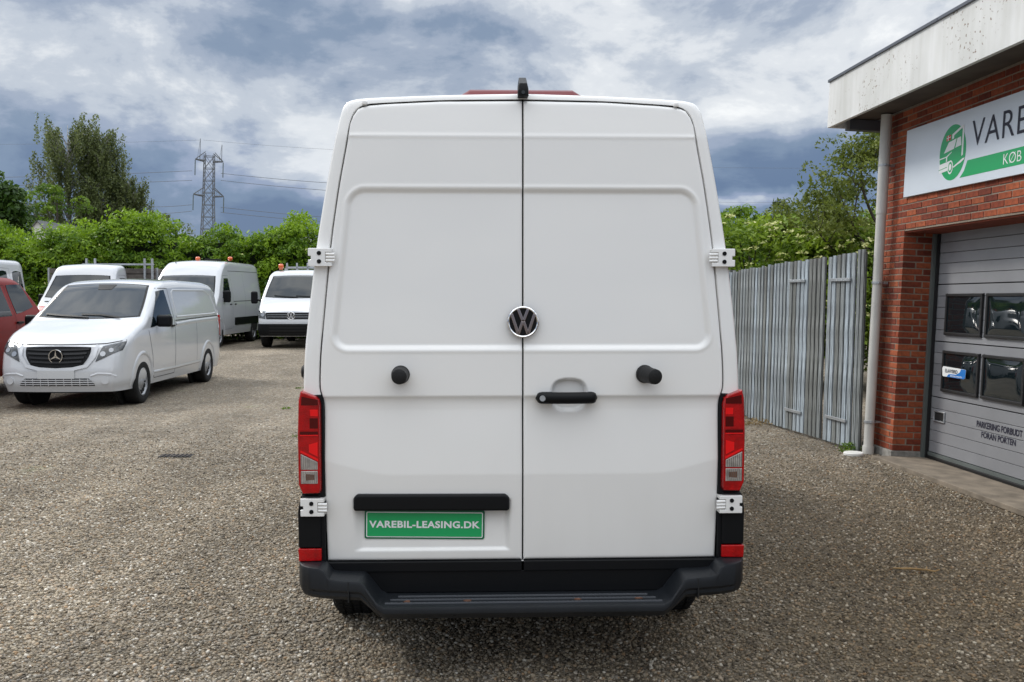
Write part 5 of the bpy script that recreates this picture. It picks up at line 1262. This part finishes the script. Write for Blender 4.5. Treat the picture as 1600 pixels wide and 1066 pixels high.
def slender():
    random.seed(8); T = empty('robinia_tree', (6.45, 16.9, 0), label='slender tree with thin light crown beside the downpipe, above the fence', cat='tree'); mb = MB(); tips = []
    mb.tube([(0, 0, 0), (.02, 0, 1.2), (-.03, 0, 2.1)], [.10, .085, .075], 8)
    branch(mb, Vector((-.03, 0, 2.0)), Vector((.02, 0, 1)), 1.25, .05, 3, .55, .5, tips)
    for d, z, L_ in (((-1, 0, .55), 1.9, .95), ((.9, .2, .8), 1.8, .85), ((-.8, -.3, 1.0), 2.2, .95), ((-.95, .2, .75), 2.4, .9), ((.6, -.3, 1), 2.3, .7), ((-.5, .4, .9), 2.9, .8), ((-1, 0, .2), 1.7, .8)):
        branch(mb, Vector((0, 0, z)), Vector(d).normalized(), L_, .034, 2, .5, .15, tips)
    mb.build('trunk', M['bark'], T, smooth=True)
    cc = [tuple(t + Vector((random.gauss(0, .10), random.gauss(0, .10), random.gauss(0, .08)))) for t in tips for _ in range(3) if t.z < 4.9]
    c, k, idx = clumps(cc, np.full(len(cc), .20), 44, 1.0); leaves('crown', T, c, .075, M['robinia'], nrm=k + [0, 0, .2], up=.3, rnd=np.clip(rng.random(len(cc))[idx] * .6 + rng.random(len(c)) * .4, 0, 1), droop=.5, aspect=.5)
    random.seed(9)
    T2 = empty('robinia_tree', (5.95, 18.6, 0), label='wide light-leaved tree leaning left behind the slender one', cat='tree'); mb = MB(); tips = []
    mb.tube([(0, 0, 0), (.0, 0, 1.6)], [.08, .07], 8)
    for d, z, L_ in (((0, 0, 1), 1.5, 1.0), ((-1, 0, .7), 1.5, .95), ((.9, 0, .7), 1.5, .9), ((-.6, .4, 1), 1.5, 1.0), ((.4, -.4, 1), 1.4, .9)): branch(mb, Vector((0, 0, z)), Vector(d).normalized(), L_, .04, 2, .5, .2, tips)
    mb.build('trunk', M['bark'], T2, smooth=True)
    cc = [tuple(t + Vector((random.gauss(0, .2), random.gauss(0, .2), random.gauss(0, .15)))) for t in tips for _ in range(5)]
    c, k, idx = clumps(cc, np.full(len(cc), .28), 75, 1.0); leaves('crown', T2, c, .085, M['robinia'], nrm=k + [0, 0, .2], up=.3, rnd=np.clip(rng.random(len(cc))[idx] * .6 + rng.random(len(c)) * .4, 0, 1), droop=.5, aspect=.5)
slender()

# ================================================================== FAR THINGS
def pylon():
    Y = 200; c = at(323, 400, Y); T = empty('electricity_pylon', (c.x - .2, Y, 0), label='grey lattice electricity pylon beyond the hedge', cat='pylon'); T.rotation_euler = (0, R(2.0), R(28)); T.scale = (.52, .52, 1)
    H = 30.5; b = MB(); r = .14
    def hw(z): return np.interp(z, [0, 20, H], [3.4, 2.0, 1.75])
    legs = [(1, 1), (1, -1), (-1, 1), (-1, -1)]
    for x, y in legs: b.tube([(x * hw(z), y * hw(z), z) for z in (0, 10, 20, H)], r * 1.25, 4)
    z = 0
    while z < H - .5:
        z2 = min(H, z + 2.5)
        for (x, y), (u, v) in (((1, 1), (1, -1)), ((1, -1), (-1, -1)), ((-1, -1), (-1, 1)), ((-1, 1), (1, 1))):
            a0, a1 = hw(z), hw(z2)
            b.tube([(x * a0, y * a0, z), (u * a1, v * a1, z2)], r * .55, 3); b.tube([(u * a0, v * a0, z), (x * a1, y * a1, z2)], r * .55, 3); b.tube([(x * a1, y * a1, z2), (u * a1, v * a1, z2)], r * .5, 3)
        z = z2
    b.build('tower', M['pylon'], T)
    for zz, span in ((H - 1.5, 5.4), (H - 8.7, 5.9)):
        a = MB()
        for s in (-1, 1):
            for y in (-1, 1):
                a.tube([(s * 1.8, y * 1.7, zz), (s * span, 0, zz + .2)], r, 4); a.tube([(s * 1.8, y * 1.7, zz + 1.8), (s * span, 0, zz + .2)], r * .7, 4)
            for f in (.3, .55, .8):
                x = s * (1.8 + (span - 1.8) * f); yy = 1.7 * (1 - f); a.tube([(x, -yy, zz), (x, yy, zz)], r * .5, 3); a.tube([(x, -yy, zz), (x, 0, zz + 1.8 * (1 - f))], r * .5, 3)
        a.build('cross_arm', M['pylon'], T)
        for x in (-span, span) if zz > 20 else (-span, -2.2, 2.2, span):
            MB().tube([(x, 0, zz), (x, 0, zz - 3.1)], .20, 6).build('insulator', M['insulator'], T)
    p = MB()
    for x, h in ((-3.6, 4.4), (4.8, 3.6)): p.tube([(x - .3 * 0, 0, H - 1.4), (x, 0, H - 1.4 + h)], r * .8, 4); p.tube([(x - 1, 0, H - 1.2), (x, 0, H - 1.4 + h)], r * .4, 3)
    p.build('spike', M['pylon'], T)
pylon()
def wires():
    rows = [(((-40, 278), (300, 267)), ((345, 271), (560, 289))), (((-40, 291), (300, 282)), ((345, 282), (560, 301))), (((-40, 341), (222, 323), (300, 320)), ((345, 324), (560, 343))), (((-40, 345), (222, 334), (300, 330)), ((345, 332), (560, 350))), (((-40, 226), (312, 219)), ((318, 219), (560, 236)))]
    k = 0
    names = ['highest, faintest overhead wire at the tip of the pylon', '', '', '', '']
    labs = ['upper overhead wire from the upper cross arm', 'second overhead wire from the upper cross arm', 'third overhead wire from the lower cross arm', 'lowest overhead wire from the lower cross arm', 'faint earth wire from the tip of the pylon']
    for i, segs in enumerate(rows):
        b = MB()
        for seg in segs:
            P = []
            for (x0, y0), (x1, y1) in zip(seg[:-1], seg[1:]):
                for t in np.linspace(0, 1, 6): P.append(at(x0 + (x1 - x0) * t, y0 + (y1 - y0) * t + 1.5 * math.sin(math.pi * t), 200))
            b.tube(P, .045 if i < 4 else .02, 4)
        o = b.build('power_line', M['pylon']); tag(o, labs[i] + ', strung across the sky on the left', 'power line', group='wires of the power line')
    for y0, y1, lab in ((262, 264, 'upper'), (316, 318, 'lower')):
        b = MB().tube([at(1090, y0, 260), at(1400, y1, 260)], .025, 4); o = b.build('power_line', M['pylon']); tag(o, lab + ' faint wire right of the big van above the bushes', 'power line')
wires()
def far_buildings():
    a = at(445, 366, 75); b = MB(); x0 = at(400, 366, 75).x; zt = at(445, 363, 75).z
    R_ = empty('warehouse', (x0, 75, .2), label='low building with grey sheet roof behind the hedge next to the big van', cat='building')
    MB().box((14, 6, (zt - 2) / 2), (28, 10, zt - 2.0)).build('wall', M['housewhite'], R_)
    MB().prism([(0 - .3, zt - 2.1), (6, zt - .2), (12.3, zt - 2.1), (12.3, zt - 2.25), (0 - .3, zt - 2.25)], lambda p: (-.3, p[0], p[1]), lambda p: (28.3, p[0], p[1])).build('roof', M['roofgrey'], R_)
    w = at(59, 352, 52)
    H_ = empty('house', (w.x, 52, .2), label='small white gabled shed end glimpsed above the hedge on the left', cat='house')
    MB().prism([(-.32, 0), (.32, 0), (.32, w.z - .35), (0, w.z), (-.32, w.z - .35)], lambda p: (p[0], 0, p[1]), lambda p: (p[0], 5, p[1])).build('wall', M['housewhite'], H_)
    MB().prism([(-.40, w.z - .44), (0, w.z + .01), (.40, w.z - .44), (.40, w.z - .38), (0, w.z + .07), (-.40, w.z - .38)], lambda p: (p[0], -.1, p[1]), lambda p: (p[0], 5.1, p[1])).build('roof', M['roofgrey'], H_)
far_buildings()

# ================================================================== SMALL THINGS ON THE YARD
def small():
    o = MB().tube([(0, 0, .0), (0, 0, .022), (0, 0, .030)], [.105, .105, .095], 32).build('plastic_lid', M['lid'], smooth=True, angle=35, bevel=0); o.location = (3.69, 10.30, .004); tag(o, 'round white plastic lid lying at the foot of the downpipe', 'lid')
    # drain grate sunk in the gravel
    D = empty('drain_grate', (-3.60, 10.22, .004), R(1), label='dark iron drain grate sunk in the gravel left of the big van', cat='drain')
    MB().box((0, 0, 0), (.34, .16, .012)).build('frame', M['gap'], D)
    for k in range(7): MB().box((-.135 + k * .045, 0, .008), (.014, .14, .012)).build('bar', mat('rusty_iron', (.05, .04, .035), .8), D)
    random.seed(3); b = MB(); x, y = 2.40, 5.97; p = [Vector((x, y, .02))]
    for i in range(6): p.append(p[-1] + Vector((.043, random.uniform(-.045, .030), random.uniform(-.006, .012))))
    b.tube(p, [.004, .006, .007, .007, .006, .005, .003], 6); b.tube([p[2], p[2] + Vector((.05, -.05, .012)), p[2] + Vector((.09, -.06, .01))], .003, 5); b.tube([p[4], p[4] + Vector((.03, .06, .004))], .0025, 5)
    o = b.build('twig', M['twig']); tag(o, 'dry tan twig lying on the gravel right of the big van', 'twig')
    # weeds along the fence foot and one dry grass tuft
    def tuft(name, loc, n, hgt, m, lab, cat, spread=.10):
        T = []
        for _ in range(n): T.append((random.gauss(0, spread), random.gauss(0, spread * .6), random.uniform(0, hgt)))
        o = bpy.data.objects.new(name, leaf_mesh(name, np.array(T), .045, m, nrm=np.tile([0, -.3, .9], (n, 1)), up=.3, aspect=.3)); link(o); o.location = loc; tag(o, lab, cat, kind='stuff' if 0 else None)
    straw = mat_leaf('dry_grass', (.20, .13, .05), (.36, .26, .12), .2)
    tuft('weed', (3.72, 10.50, .01), 160, .09, M['bushleaf'], 'small green weed behind the white lid at the gate foot', 'plant', .07)
    tuft('dry_grass', (3.22, 12.70, .01), 220, .07, straw, 'tuft of dry brown grass at the foot of the board fence', 'plant', .16)
    for i, (x, y) in enumerate(((-2.6, 11.6), (-3.4, 14.4), (-1.9, 14.5), (-3.9, 17.5), (-1.75, 9.9))):
        tuft('weed', (x, y, .008), 26, .02, M['bushleaf'], ['tiny weed in the open gravel left of the van', 'tiny weed in the gravel in front of the parked row', 'tiny weed in the gravel near the drop-side pickup', 'tiny weed in the gravel behind the mid-size van', 'tiny weed in the gravel close to the left flank of the big van'][i], 'plant', .05)
small()
